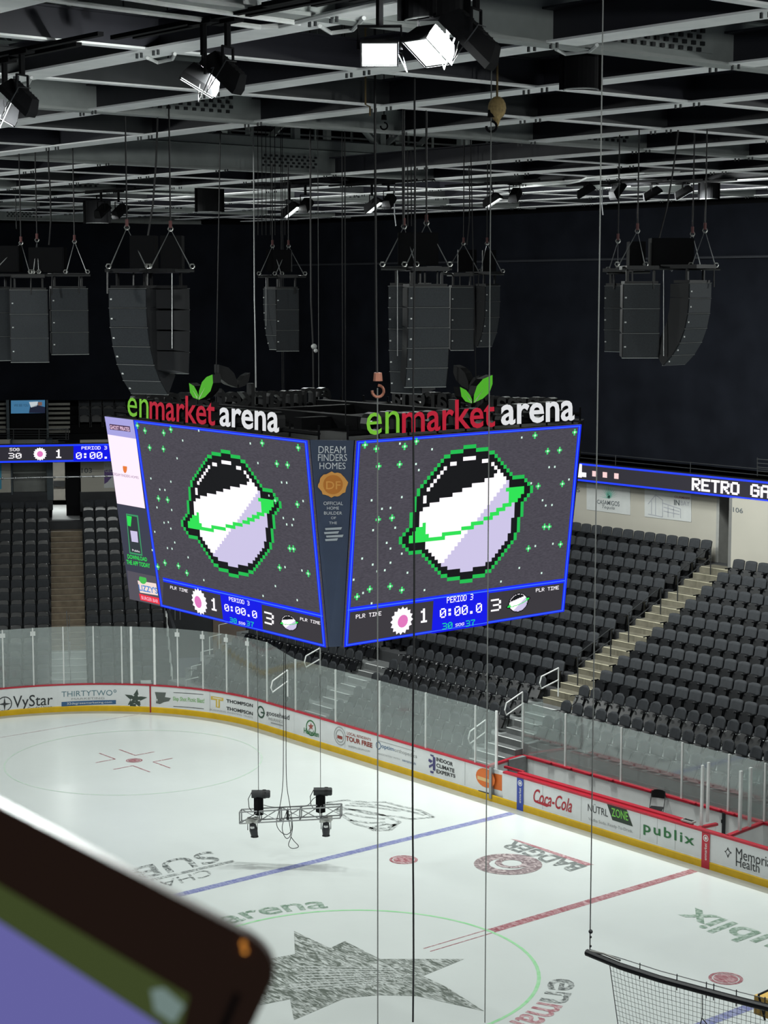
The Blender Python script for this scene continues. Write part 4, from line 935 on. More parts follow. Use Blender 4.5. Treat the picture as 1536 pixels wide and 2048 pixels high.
t = thing('catwalk', (12.5, 0, 20.9), 'steel catwalk with pale rails seen through the open ceiling bay', 'catwalk', kind='structure')
MB().bb((11.9, -20, 20.85), (13.1, 14, 20.95)).build('deck', DKG, t)
mb = MB()
for x in (11.9, 13.1):
    for z in (21.35, 21.7, 22.05): mb.bb((x-.025, -20, z), (x+.025, 14, z+.05))
mb.build('rail', ALU, t); mb = MB()
for i in range(15):
    for x in (11.9, 13.1): mb.bb((x-.03, -20+2.4*i, 20.9), (x+.03, -19.94+2.4*i, 22.1))
mb.build('post', STEEL, t)
# conduits
def tubeZ(name, pts, z, r, m, label, cat): 
    P = [atZ(x, y, z) for x, y in pts]; return root(MB().tube(P, r, 6), name, m, label, cat, org=P[0])
PIPE = mat('pale_conduit', (205, 207, 206), .4)
tubeZ('conduit', [(20, -12), (160, 8), (300, 26), (520, 54), (560, 52), (700, 18), (790, -2)], 19.96, .035, PIPE, 'pale conduit pipe along the top left ceiling beam, bending up right', 'conduit')
tubeZ('conduit', [(200, -12), (330, 8), (440, 24), (600, 46)], 19.96, .035, PIPE, 'second pale conduit pipe parallel to the first at top left', 'conduit')
tubeZ('conduit', [(980, 382), (1050, 373), (1140, 366), (1160, 362), (1175, 355), (1290, 346), (1360, 344)], 19.96, .035, PIPE, 'far pale conduit pipe bending along the right ceiling edge', 'conduit')
for i, (pts, lab) in enumerate((([(640, 52), (662, 66), (705, 60), (728, 36)], 'bent pale conduit loop left of the white floodlight'), ([(1112, 98), (1130, 108), (1180, 102), (1194, 90)], 'bent pale conduit loop above the black ceiling speaker'), ([(15, 160), (32, 172), (55, 170), (63, 155)], 'bent pale conduit loop at the far left ceiling'), ([(295, 116), (315, 125), (345, 118), (350, 108)], 'bent pale conduit loop beside the left floodlights'))):
    tubeZ('conduit', pts, 19.97, .028, PIPE, lab, 'conduit')
def ztop(q):
    """where a line hung at q is made fast: a beam above it, or else the roof deck"""
    for y in gy:
        if abs(q.y-y) < .34: return drop(q, CZ+.01)
    for x in gx:
        if abs(q.x-x) < .2: return drop(q, CZ+.01)
    return drop(q, 24.95)
# ---- floodlights
R_ = math.radians
LENS = em('floodlight_lens', (238, 250, 246), 2.2); LENSD = em('floodlight_lens_dim', (224, 246, 244), 1.0)
def floodlight(p, yaw, tilt, label, w=.5, h=.42, power=LAMP_W, lens=LENS, body=.17):
    """a box floodlight hanging on a yoke from a black mounting pipe; it faces yaw, tilted down"""
    p = Vector(p); t = thing('floodlight', p, label, 'light', 'ceiling floodlights')
    f = Vector((math.cos(yaw)*math.cos(tilt), math.sin(yaw)*math.cos(tilt), -math.sin(tilt))); r_ = f.cross(ZU).normalized(); u_ = r_.cross(f)
    mb = MB(); R4 = ((-1, -1), (1, -1), (1, 1), (-1, 1))
    B0 = [p-f*body+r_*(a*w*.36)+u_*(b*h*.38) for a, b in R4]; B1 = [p+r_*(a*w*.5)+u_*(b*h*.5) for a, b in R4]; B2 = [p+f*.08+r_*(a*w*.5)+u_*(b*h*.5) for a, b in R4]
    mb.hexa(B0, B1)
    for i in range(4):                      # hood round the lens
        j = (i+1) % 4; k = lambda q: q-(q-p-f*f.dot(q-p))*.08
        mb.hexa([B1[i], B1[j], k(B1[j]), k(B1[i])], [B2[i], B2[j], k(B2[j]), k(B2[i])])
    for i in range(7): mb.box(p-f*(body*.8)+u_*(h*.3*(i/3-1)), (w*.7, body*.5, .012), 0, (r_, f, u_))
    mb.build('housing', BLKM, t)
    MB().hexa([p+f*.01+r_*(a*w*.45)+u_*(b*h*.45) for a, b in R4], [p+f*.06+r_*(a*w*.45)+u_*(b*h*.45) for a, b in R4]).build('lens', lens, t)
    top = Vector((p.x, p.y, CZ)); g = p-f*.1
    MB().tube([g+r_*w*.56, g+r_*w*.56+ZU*.25, g-r_*w*.56+ZU*.25, g-r_*w*.56], .02, 5).tube([g+ZU*.25, Vector((g.x, g.y, CZ-.05))], .045, 6).build('yoke', BLKM, t)
    MB().box(Vector((g.x, g.y, CZ-.03)), (4.3, .09, .055)).box(Vector((g.x, g.y, CZ-.06)), (.5, .14, .06)).build('mounting_pipe', BLKM, t)
    if p.x < 2: MB().tube([p-f*.2+r_*.1, p-f*.3-r_*.25-ZU*.1, p+f*.1-r_*.3-ZU*.18, p+f*.05-r_*.2], .008, 4).build('safety_wire', DKG, t)
    if power: bowl_lamp(p+f*.07, (r_, u_, f), power, w*.88, h*.88)
    return t
FL = [((400, 165), 19.2, 62, 60, .24, .5, 'left floodlight of the near pair, slim bright lens'), ((447, 148), 19.3, 24, 50, .22, .62, 'right floodlight of the near left pair, turned away'),
      ((4, 226), 19.2, 62, 60, .24, .5, 'floodlight at the left picture edge with bright lens'), ((38, 198), 19.3, 24, 50, .22, .62, 'dark floodlight at the left picture edge, turned away'),
      ((759, 105), 19.2, 140, 25, .42, .27, 'square white-lensed floodlight facing the camera at top centre'), ((858, 96), 19.25, 92, 55, .42, .46, 'wide bright floodlight beside the top black speaker'), ((940, 80), 19.3, 24, 46, .22, .78, 'long dark floodlight with a pink tip at top centre')]
for (px, py), z, yw, ti, w, h, lab in FL:
    o = floodlight(atZ(px, py, z), R_(yw), R_(ti), lab, w, h, LAMP_W, LENS)
    if 'pink' in lab:
        c = atZ(976, 122, z-.05); MB().box(c, (.09, .09, .06)).build('pink_tip', em('pink_lamp_tip', (255, 170, 205), 1.5), o)
for (px, py), yw, ti, lab in (((582, 421), 205, 55, 'far floodlight with bright slanted lens above the drape, left of centre'), ((612, 412), -60, 60, 'dark far floodlight just right of the bright slanted one'), ((747, 412), 205, 55, 'small far floodlight with bright lens near the hanging chain'), ((778, 404), -60, 60, 'dark small far floodlight beside the hanging chain'), ((985, 402), 205, 60, 'far floodlight with long bright lens under the right conduit'), ((1030, 392), -60, 60, 'dark far floodlight right of the long bright one'), ((1172, 384), 230, 60, 'angled far floodlight left of the grey one'), ((1235, 382), -90, 45, 'grey far floodlight with its back to the camera'), ((1305, 389), 230, 60, 'angled far floodlight near the right picture edge'), ((1368, 387), 225, 60, 'rightmost far floodlight with a bright spot'), ((205, 423), -75, 55, 'left one of two grey floodlights in front of bright ceiling'), ((240, 424), -75, 55, 'right one of two grey floodlights in front of bright ceiling')):
    floodlight(atD(px, py, 57.5 if px > 300 else 62), R_(yw), R_(ti), lab, .3, .62, LAMP_W*.72, LENS)
# the rest of the same lighting ring, beyond the picture edges
for i, (x, y, yw) in enumerate(((-27, 14.2, -40), (5, 14.2, -90), (15, 14.2, -90), (26, 14.2, -120), (-27, -12.2, 40), (-15.5, -12.2, 90), (-27, 1, 0), (33, 2, 180))):
    floodlight((x, y, 19.3), R_(yw), R_(60), 'one of the matching floodlights of the ring outside the picture', .36, .8, LAMP_W, LENS)
# ---- black half-round ceiling speakers
def drum(px, py, d, r, h, label):
    c = atD(px, py, d); t = thing('ceiling_speaker', c, label, 'speaker', 'ceiling speakers'); n = 12
    top = []
    for i in range(n+1):
        a = math.radians(50+180*i/n); top.append(c+Vector((math.cos(a)*r*.8, math.sin(a)*r*.8, 0)))
    top += [c+Vector((math.cos(math.radians(230))*r, math.sin(math.radians(230))*r, 0)), c+Vector((math.cos(math.radians(50))*r, math.sin(math.radians(50))*r, 0))]
    MB().prism([p-ZU*h/2 for p in top], ZU*h).build('cabinet', BLKM, t)
    MB().tube([p-ZU*h/2 for p in top[:n+1]], .012, 4).build('rim', ALU, t)
    MB().tube([c+ZU*h/2, Vector((c.x, c.y, CZ+.1))], .03, 5).build('hanger', BLKM, t)
drum(1162, 145, 27, .32, .5, 'black half-round ceiling speaker right of the pink-tipped floodlight'); drum(868, 6, 21, .42, .4, 'large black half-round ceiling speaker at the top picture edge')
drum(194, 424, 66, .5, .8, 'far black ceiling speaker above the left drape'); drum(419, 400, 62, .5, .8, 'far black ceiling speaker under the grey beam left of centre'); drum(1418, 382, 58, .35, .5, 'far grey ceiling speaker near the right edge')
# ---- bag and hooks
def chain(name, pts, r, m, label, cat, grp=None): return root(MB().tube(pts, r, 6), name, m, label, cat, grp, org=pts[0])
p = atD(994, 216, 30); mb = MB().sphere(p, (.15, .15, .19), 0, 8).tube([p-ZU*.1, p-ZU*.3], [.09, .02], 8); cb = root(mb, 'chain_bag', mat('tan_canvas', (150, 128, 84), .8, var=.25, scale=14), 'tan canvas chain bag hanging at the ceiling right of centre', 'bag', org=p)
MB().tube([p+ZU*.15, ztop(p+ZU*.2)], .02, 6).tube([p-ZU*.15, p-ZU*.24-RT*.06], .012, 5).build('strap', mat('tan_strap', (110, 92, 58), .8), cb)
def hook(px, py, d, s, label, m=BLKM):
    c = atD(px, py, d); u_ = RT; mb = MB().tube([c+ZU*.16*s, c+ZU*.06*s], [.05*s, .06*s], 8).tube([c+u_*(.07*s*math.sin(a))-ZU*(.06*s+.07*s*-math.cos(a)) for a in [math.radians(v) for v in range(0, 280, 25)]], .018*s, 6)
    return root(mb, 'rigging_hook', m, label, 'hook', 'rigging hooks', org=c)
hook(983, 244, 30, 1.2, 'black rigging hook below the tan chain bag'); chain('hanging_cable', [ztop(atD(768, 236, 37)), atD(768, 240, 37)], .012, CABLE, 'short black line holding the small hook at centre', 'cable')
hook(768, 246, 37, 1.0, 'small black rigging hook left of the chains at centre')
hook(756, 772, 33, 1.5, 'copper-coloured rigging hook above the scoreboard corner', mat('copper_hook', (168, 110, 90), .4, .5))
tan = atD(740, 218, 33); root(MB().tube([ztop(tan-RT*.08), tan+ZU*.08-RT*.08, tan+ZU*.04, tan-ZU*.12], .018, 5), 'cord_end', mat('tan_strap', (110, 92, 58), .8), 'short tan cord end hanging left of the tan bag', 'cord', org=tan)
# ---- long cables in front of the scoreboard
def vcable(u0, v0, v1, d, r, m, label, wob=0):
    a = atD(u0, v0, d); b = Vector((a.x, a.y, 0)); h = (v1-v0)*d/FPX; n = 14
    pts = ([ztop(a)] if v0 < 400 else [])+[a-ZU*(h*i/n)+RT*(wob*math.sin(i*1.1)) for i in range(n+1)]
    return chain('hanging_cable', pts, r, m, label, 'cable', 'long hanging cables')
vcable(755, 776, 2120, 33, .013, GCABLE, 'grey cable hanging below the copper hook, past the scoreboard corner')
vcable(829, 222, 2120, 30, .018, CABLE, 'thick black cable hanging from ceiling to ice, left part of right screen', .012)
vcable(982, 256, 2120, 30, .011, GCABLE, 'thin grey cable below the tan bag, crossing the right screen')
chain('hanging_chain', [ztop(atD(750, 300, 33)), atD(750, 300, 33), atD(751, 420, 33), atD(752, 600, 33), atD(754, 755, 33)], .024, BLK, 'black lift chain ending in the copper hook', 'chain')
chain('hanging_chain', [ztop(atD(621, 400, 44)), atD(621, 400, 44), atD(622, 600, 44.2), atD(626, 690, 44.3), atD(627, 775, 44.4)], .022, BLK, 'black chain with a bright knot behind the left sign', 'chain')
c = atD(628, 693, 44.2); root(MB().sphere(c, .07, 0, 6).sphere(c-ZU*.1+RT*.04, .05, 0, 6), 'rope_knot', WHITE, 'bright knot on the chain behind the left sign', 'knot', org=c)
chain('hanging_cable', [ztop(atD(508, 420, 50)), atD(508, 420, 50), atD(509, 600, 50), atD(511, 690, 50), atD(512, 775, 50)], .018, ALU, 'pale wire behind the left sign, above the word ending', 'cable')
for i, (u, d) in enumerate(((516, 52), (524, 52), (532, 52), (541, 52), (550, 52), (570, 53), (577, 53))):
    chain('hanging_cable', [ztop(atD(u, 345, d)), atD(u, 345, d), atD(u, 470, d)], .011, CABLE, 'thin black wire, %s in the bundle above the small far speaker array' % NTH[i], 'cable', 'wire bundle left of centre')
for i, (u, d) in enumerate(((805, 35), (852, 35), (815, 46), (822, 46))):
    chain('hanging_cable', [ztop(atD(u, 300, d)), atD(u, 300, d), atD(u+1, 452, d)], .016, CABLE, 'black chain, %s above the centre speaker array' % NTH[i], 'cable', 'chains above the centre array')
for i, (u0, u1, v0, v1, d, lab) in enumerate(((315, 295, 240, 478, 36, 'slack black cable curving down to the left speaker cluster'), (1356, 1318, 265, 478, 39, 'slack black cable curving down to the right speaker cluster'), (97, 98, 325, 490, 46, 'black cable dropping to the box on the left rigging bar'), (938, 934, 333, 490, 50, 'thin black cable dropping right of the centre array'))):
    a, b_ = atD(u0, v0, d), atD(u1, v1, d); chain('hanging_cable', [ztop(a), a, a.lerp(b_, .35)+RT*.04, a.lerp(b_, .7)+RT*.05, b_], .02, CABLE, lab, 'cable')
chain('hanging_rod', [ztop(atD(1204, 410, 60)), atD(1204, 410, 60), atD(1206, 430, 60)], .02, DKG, 'short pale rod hanging under the ceiling right of centre', 'rod'); chain('hanging_rod', [ztop(atD(789, 428, 60)), atD(789, 428, 60), atD(792, 452, 60)], .02, DKG, 'short pale rod hanging under the ceiling at centre', 'rod'); chain('hanging_rod', [ztop(atD(32, 428, 66)), atD(32, 428, 66), atD(33, 458, 66)], .02, DKG, 'short pale rod hanging at the far left ceiling', 'rod')
# ---- speaker arrays
GRILL = mat('dark_speaker_grille', (46, 50, 54), .7, var=.2, scale=40); CAB = mat('black_speaker_cabinet', (20, 21, 24), .55)
def line_array(px, py, d, yaw, n, w, h, dep, curve, label, first=0):
    """top front centre at the pixel; yaw is where the front faces"""
    top = atD(px, py, d); t = thing('line_array_speaker', top, label, 'speaker', 'flown line array speakers')
    f0 = Vector((math.cos(yaw), math.sin(yaw), 0)); r_ = f0.cross(ZU).normalized()
    for s in (-1, 1): MB().box(top+r_*(s*w*.36)-f0*.12+ZU*.17, (.05, .05, .36), 0, (r_, f0, ZU)).build('hanging_bracket', BLK, t)
    MB().box(top-f0*.2+ZU*.03, (w*.9, .4, .06), 0, (r_, f0, ZU)).box(top-f0*.3+ZU*.345, (w*.86, .9, .08), 0, (r_, f0, ZU)).build('top_frame', BLK, t)
    p = top.copy(); ang = first
    for i in range(n):
        f = f0*math.cos(ang)-ZU*math.sin(ang); dn = -ZU*math.cos(ang)-f0*math.sin(ang)
        a = p; b = p+dn*h
        sh = min(.42, math.tan(curve[i] if i < len(curve) else 0)*dep*.6)
        k = MB(); F = [a-r_*w/2, a+r_*w/2, b+r_*w/2, b-r_*w/2]; Bk = [a-f*dep-r_*w*.42+dn*.02, a-f*dep+r_*w*.42+dn*.02, b-f*dep+r_*w*.42-dn*.03, b-f*dep-r_*w*.42-dn*.03]
        k.hexa(Bk, F); cb = k.build('cabinet', CAB, t)
        g = .02; G = [a-r_*(w/2-.02)+dn*.015, a+r_*(w/2-.02)+dn*.015, b+r_*(w/2-.02)-dn*.015, b-r_*(w/2-.02)-dn*.015]
        MB().hexa(G, [q+f*g for q in G]).build('grille', GRILL, cb)
        e = [a-r_*w/2+f*.004, a+r_*w/2+f*.004]
        MB().tube([x+f*.01 for x in e], .007, 4).build('joint_line', ALU, cb)
        c = a+r_*(w*.42)+dn*h*.55+f*(g+.004); MB().box(c, (.03, .03, .03)).build('badge', WHITE, cb)
        p = b; ang += curve[i] if i < len(curve) else 0
    f = f0*math.cos(ang)-ZU*math.sin(ang); MB().tube([p-r_*w/2, p+r_*w/2], .012, 4).build('bottom_edge', ALU, t)
    return t
line_array(255, 577, 36, R_(112), 6, .92, .38, .5, [R_(v) for v in (4, 7, 9, 11, 12, 12)], 'tall curved speaker array left of centre, front to the left')
line_array(338, 577, 36.6, R_(-62), 4, .92, .42, .5, [R_(v) for v in (1, 2, 3, 4)], 'straight speaker stack back to back with the left curved array')
line_array(57, 580, 46, R_(150), 3, .95, .6, .6, [0, 0, R_(2)], 'flat speaker stack near the left edge, bright side panel')
line_array(138, 577, 46.3, R_(160), 3, .95, .55, .6, [0, 0, R_(2)], 'darker speaker stack right of the flat one at left')
line_array(-8, 578, 46.4, R_(170), 3, .8, .6, .5, [0, 0, 0], 'speaker stack cut by the left picture edge')
line_array(575, 578, 50, R_(150), 3, .62, .56, .5, [0, R_(2), R_(4)], 'small far speaker stack above the left sign')
line_array(540, 578, 50.3, R_(100), 4, .5, .42, .45, [R_(3), R_(6), R_(9), R_(9)], 'small curved far speaker array edge-on above the left sign')
line_array(857, 574, 35.4, R_(158), 5, .86, .39, .5, [R_(v) for v in (1, 2, 5, 8, 8)], 'pale-fronted curved speaker array above the right sign start')
line_array(808, 572, 36.0, R_(100), 5, .8, .42, .5, [R_(1)]*5, 'dark speaker array edge-on behind the pale-fronted one')
line_array(925, 575, 49.5, R_(150), 3, .65, .56, .5, [0, R_(1), R_(3)], 'dark speaker stack right of the centre array')
line_array(985, 572, 49.5, R_(185), 4, .6, .42, .5, [R_(v) for v in (3, 8, 14, 16)], 'curved speaker array behind the dark stack right of centre')
line_array(1283, 568, 39, R_(144), 3, .8, .52, .6, [0, 0, 0], 'flat dark speaker stack in the right cluster')
line_array(1232, 572, 40.5, R_(100), 3, .6, .48, .5, [R_(1), R_(2), 0], 'narrow speaker stack edge-on at the left of the right cluster')
line_array(1400, 566, 38.8, R_(188), 6, .86, .32, .5, [R_(v) for v in (4, 8, 10, 12, 12, 12)], 'curved speaker array at the right of the right cluster')
def sub(px, py, d, yaw, w, h, label):
    c = atD(px, py, d); t = thing('subwoofer', c-ZU*h/2, label, 'speaker', 'flown subwoofers'); f = Vector((math.cos(yaw), math.sin(yaw), 0)); r_ = f.cross(ZU)
    MB().box(c, (w, .5, h), 0, (r_, f, ZU)).build('cabinet', BLKM, t); MB().box(c+f*.255, (w*.94, .01, h*.92), 0, (r_, f, ZU)).build('grille', BLKM, t)
for px, py, d, w, h, lab in ((18, 518, 47, .6, .65, 'black subwoofer on the leftmost rigging bar by the picture edge'), (96, 520, 47, .88, .62, 'black subwoofer box between chains on the left rigging bar'), (288, 505, 38, .5, .65, 'black subwoofer behind the left curved array rigging'), (345, 505, 38.5, .42, .65, 'black subwoofer right of the left rigging peak'), (565, 522, 51, .5, .6, 'black subwoofer over the small far array'), (548, 522, 51.5, .4, .6, 'narrow black subwoofer behind the far array one'), (836, 498, 37, .78, .62, 'black subwoofer between the centre slings'), (934, 522, 51, .5, .6, 'black subwoofer above the dark stack right of centre'), (978, 522, 51.5, .36, .58, 'small black subwoofer right of the centre clusters'), (1342, 506, 40, .9, .62, 'wide black subwoofer on the right cluster rigging'), (1272, 510, 41, .34, .56, 'narrow black subwoofer left of the wide one in right cluster')):
    sub(px, py, {47: 46.25, 38: 36.25, 38.5: 36.3, 51: 50.25, 51.5: 50.3, 37: 35.75, 40: 39.25, 41: 39.3}[d], YAW+math.pi, w, h, lab)
def flybar(pts, d, peaks, drops, label):
    a, b = [atD(x, y, d) for x, y in pts]; t = thing('rigging_bar', a, label, 'rigging bar', 'rigging bars of the speaker clusters')
    MB().tube([a, b], .035, 6).build('bar', BLK, t)
    for (px, py), l, r_ in peaks:
        p = atD(px, py, d); L_, R2 = a.lerp(b, l), a.lerp(b, r_)
        MB().tube([L_, p, R2], .014, 5).build('sling', ALU, t); mb = MB()
        for q in (p, L_+ZU*.08, R2+ZU*.08): mb.tube([q+RT*(.05*math.cos(k))+ZU*(.05*math.sin(k)) for k in (0, 1.05, 2.1, 3.14, 4.2, 5.25, 6.28)], .014, 5)
        mb.build('shackle', CHROME, t); MB().tube([p+ZU*.1, ztop(p)], .016, 5).build('lift_chain', BLK, t); MB().tube([p+ZU*.02, p+ZU*.16], .035, 6).build('coupling', mat('rusty_red_link', (90, 44, 44), .6), t)
    for u, v0, v1 in drops: MB().tube([atD(u, v0, d), atD(u, v1+12, d)], .018 if v1-v0 < 60 else .009, 5).build('drop_link', BLK if v1-v0 < 60 else ALU, t)
flybar([(210, 541), (388, 541)], 36, [((254, 455), .04, .48), ((341, 458), .5, .98)], [(215, 541, 575), (267, 541, 575), (295, 541, 570), (344, 541, 685)], 'rigging bar with two sling peaks above the left curved array')
flybar([(-10, 550), (181, 550)], 46, [((42, 486), -.05, .37), ((74, 480), .4, .46), ((149, 483), .74, .97)], [(22, 550, 578), (62, 550, 577), (104, 550, 578), (158, 550, 575)], 'rigging bar at the far left holding two flat stacks')
flybar([(516, 553), (612, 553)], 50, [((545, 492), .02, .5), ((577, 492), .35, .98)], [(532, 553, 640), (560, 553, 576), (590, 553, 576)], 'short rigging bar over the small far array')
flybar([(762, 537), (904, 537)], 35.5, [((808, 453), .02, .5), ((853, 446), .33, .97)], [(795, 537, 700), (828, 537, 570), (875, 537, 570), (850, 537, 570)], 'rigging bar with tall slings above the pale-fronted array')
flybar([(888, 548), (1008, 548)], 49.5, [((927, 487), .02, .6), ((974, 487), .6, .98)], [(920, 548, 572), (957, 548, 572), (980, 548, 620)], 'rigging bar right of centre over the dark stack')
flybar([(1244, 536), (1440, 538)], 39, [((1275, 462), -.05, .24), ((1410, 461), .7, .96)], [(1265, 536, 566), (1307, 536, 566), (1327, 540, 700), (1377, 540, 562), (1428, 538, 562)], 'front rigging bar of the right cluster')
flybar([(1214, 546), (1300, 544)], 40.5, [((1236, 482), .02, .25), ((1385, 468), 1.5, 2.2)], [(1228, 546, 566)], 'rear rigging bar of the right cluster')
# ================================================================== SCOREBOARD
SBC = Vector((1.09, -.58, 0)); TILT = .57
nR = Vector((-4.4, 0, -TILT)).normalized(); nL = Vector((0, 4.4, -TILT)).normalized()
pR0 = Vector((-3.6, 0, 13.5)); pL0 = Vector((0, 3.6, 13.5))
FR = lambda x, y: at_plane(x, y, pR0, nR); FLf = lambda x, y: at_plane(x, y, pL0, nL)
rot = lambda p: Vector((2*SBC.x-p.x, 2*SBC.y-p.y, p.z))
sb = thing('scoreboard', SBC+ZU*9, 'four-sided LED scoreboard hanging over centre ice', 'scoreboard')
rt = [FR(710, 881), FR(1160, 848), FR(1125, 1222), FR(685, 1293)]; lf = [FLf(213, 832), FLf(619, 880), FLf(656, 1294), FLf(263, 1197)]
def loop8(k): return [lf[k[0]], lf[k[1]], rt[k[2]], rt[k[3]], rot(lf[k[0]]), rot(lf[k[1]]), rot(rt[k[2]]), rot(rt[k[3]])]
topl, botl = loop8((0, 1, 0, 1)), loop8((3, 2, 3, 2))
shr = lambda P, s: [SBC+(p-SBC-ZU*(p.z-0))*s+ZU*p.z for p in P]
mb = MB(); A, Bq = shr(topl, .988), shr(botl, .988); n = 8
mb.add(A+Bq, [tuple(range(8)), tuple(range(15, 7, -1))]+[(i, (i+1) % 8, 8+(i+1) % 8, 8+i) for i in range(8)]); mb.build('cabinet', BLKM, sb)
def led(name, P, m, parent, nrm, off=.0, th=.03):
    return MB().prism([p+nrm*off for p in P], nrm*th).build(name, m, parent)
bgm = mat('led_screen_field', (0, 0, 0), emit=(72, 69, 78)); nt = bgm.node_tree; b = nt.nodes['Principled BSDF']
tc = nt.nodes.new('ShaderNodeTexCoord'); nz = nt.nodes.new('ShaderNodeTexNoise'); rp = nt.nodes.new('ShaderNodeValToRGB'); mp = nt.nodes.new('ShaderNodeMapping')
mp.inputs['Scale'].default_value = (5, 5, 28); nz.inputs['Scale'].default_value = 2; nz.inputs['Detail'].default_value = 3
rp.color_ramp.elements[0].position = .3; rp.color_ramp.elements[1].position = .7; rp.color_ramp.elements[0].color = rgb((64, 61, 69)); rp.color_ramp.elements[1].color = rgb((80, 77, 86))
nt.links.new(tc.outputs['Object'], mp.inputs['Vector']); nt.links.new(mp.outputs['Vector'], nz.inputs['Vector']); nt.links.new(nz.outputs['Fac'], rp.inputs['Fac']); nt.links.new(rp.outputs['Color'], b.inputs['Emission Color'])
CELL = em('score_cell', (56, 53, 58)); LAV = em('lavender_led', (206, 198, 232)); WLED = em('warm_white_led', (255, 248, 255), 1.1); SBLK = em('black_led', (12, 12, 14)); SGRN = em('screen_green', (44, 226, 84)); DGRN = em('dark_green_led', (30, 120, 60))
def pixel_planet():
    """a plain pixel planet with a green ring: cells of a grid, colour by index"""
    N = 40; g = {}
    for i in range(N):
        for j in range(N):
            x, y = (i+.5)/N*2-1, (j+.5)/N*2-1; c, s = math.cos(.28), math.sin(.28); xr, yr = x*c-y*s, x*s+y*c
            r2 = x*x+y*y; e = (xr/.93)**2+(yr/.19)**2
            if e < 1 and e > .55 and (yr > 0 or r2 > .46): g[i, j] = 'G'
            elif r2 < .54:
                g[i, j] = 'K' if -.78 < yr < -.34 and r2 < .5 else ('L' if x*.7+y*.7 > .16 else 'W')
    for step, col in ((1, 'K'), (2, 'K'), (3, 'E')):
        add = {}
        for i in range(-1, N+1):
            for j in range(-1, N+1):
                if (i, j) in g: continue
                if any((i+a, j+b_) in g for a, b_ in ((1, 0), (-1, 0), (0, 1), (0, -1))): add[i, j] = col
        g.update(add)
    return N, g
PN, PG = pixel_planet(); CI = {'W': 0, 'L': 1, 'G': 2, 'K': 3, 'E': 4}
def draw_planet(q, off, parent, name, skip=''):
    mb = MB()
    for (i, j), c in PG.items():
        if c in skip: continue
        P = [bil(q, (i+a)/PN, (j+b_)/PN)+off for a, b_ in ((0, 0), (1, 0), (1, 1), (0, 1))]; mb.quad(P, CI[c])
    mb.build(name, [WLED, LAV, SGRN, SBLK, em('outline_green', (30, 190, 80))], parent)
def face(F, nrm, main, dv, clock, planet, stars, dots, items, bursts, blob, zoom):
    ox, oy, k = zoom
    P = [F(*p) for p in main]; led_ = led('video_screen', P, bgm, sb, nrm, 0, .05); N3 = nrm*.056
    mb = MB(); c = [bil(P, .016, .014), bil(P, .984, .014), bil(P, .984, .986), bil(P, .016, .986)]
    for i in range(4): j = (i+1) % 4; mb.quad([P[i]+N3, P[j]+N3, c[j]+N3, c[i]+N3], 0)
    c2 = [bil(P, .007, .006), bil(P, .993, .006), bil(P, .993, .994), bil(P, .007, .994)]; c3 = [bil(P, .011, .01), bil(P, .989, .01), bil(P, .989, .99), bil(P, .011, .99)]
    for i in range(4): j = (i+1) % 4; mb.quad([c2[i]+nrm*.06, c2[j]+nrm*.06, c3[j]+nrm*.06, c3[i]+nrm*.06], 1)
    ey_ = nrm.cross((P[1]-P[0]).normalized()); ey_ = ey_ if ey_.z > 0 else -ey_
    D0 = [F(*p) for p in dv]; u_ = ey_*.055
    mb.quad([D0[0]+N3+u_, D0[1]+N3+u_, D0[1]+N3-u_, D0[0]+N3-u_], 0); mb.quad([D0[0]+nrm*.06+u_*.25, D0[1]+nrm*.06+u_*.25, D0[1]+nrm*.06-u_*.25, D0[0]+nrm*.06-u_*.25], 1)
    mb.build('blue_border', [em('border_blue', (14, 40, 250)), em('border_blue_core', (60, 110, 255), 1.1)], led_)
    MB().quad([F(*p)+nrm*.058 for p in clock]).build('clock_panel', BLUE2, led_)
    cell = [D0[0]-u_, D0[1]-u_, c[2], c[3]]; MB().quad([p+nrm*.054 for p in cell]).build('score_strip', CELL, led_)
    draw_planet([F(*p) for p in planet], nrm*.06, led_, 'pixel_graphic')
    mb = MB(); ex = (P[1]-P[0]).normalized(); ey = nrm.cross(ex).normalized()
    for sx, sy_ in stars:
        ct = F(ox+sx/k, oy+sy_/k)+nrm*.06
        for a, b_ in ((.026, .078), (.078, .026)): mb.quad([ct-ex*a-ey*b_, ct+ex*a-ey*b_, ct+ex*a+ey*b_, ct-ex*a+ey*b_], 0)
        a = .024; ct += nrm*.004; mb.quad([ct-ex*a-ey*a, ct+ex*a-ey*a, ct+ex*a+ey*a, ct-ex*a+ey*a], 1)
    for sx, sy_ in dots:
        ct = F(ox+sx/k, oy+sy_/k)+nrm*.06; a = .024; mb.quad([ct-ex*a-ey*a, ct+ex*a-ey*a, ct+ex*a+ey*a, ct-ex*a+ey*a], 1)
    mb.build('star_pattern', [em('star_green', (64, 214, 110)), em('star_white', (214, 246, 232))], led_)
    for txt, q, col in items:
        mb = MB(); pixtext(mb, txt, [F(*p) for p in q], nrm*.066, 0, 1.05); mb.build('score_text', col, led_)
    mb = MB(); burst(mb, F(*bursts[0]), bursts[1], 0, 1, ex, ey, nrm*.062); mb.build('team_badge', [WLED, LEDP], led_)
    b4 = [F(*p) for p in blob]; draw_planet(b4, nrm*.062, led_, 'team_graphic', 'E')
    return led_
starsR = [(335, 447), (395, 467), (545, 455), (607, 428), (407, 560), (518, 550), (405, 842), (478, 833), (1235, 397), (1445, 380), (1302, 480), (1365, 475), (1252, 665), (1380, 653), (1285, 880), (1310, 880), (1200, 995), (1370, 973), (293, 1250), (360, 1210), (468, 1195), (530, 1215)]
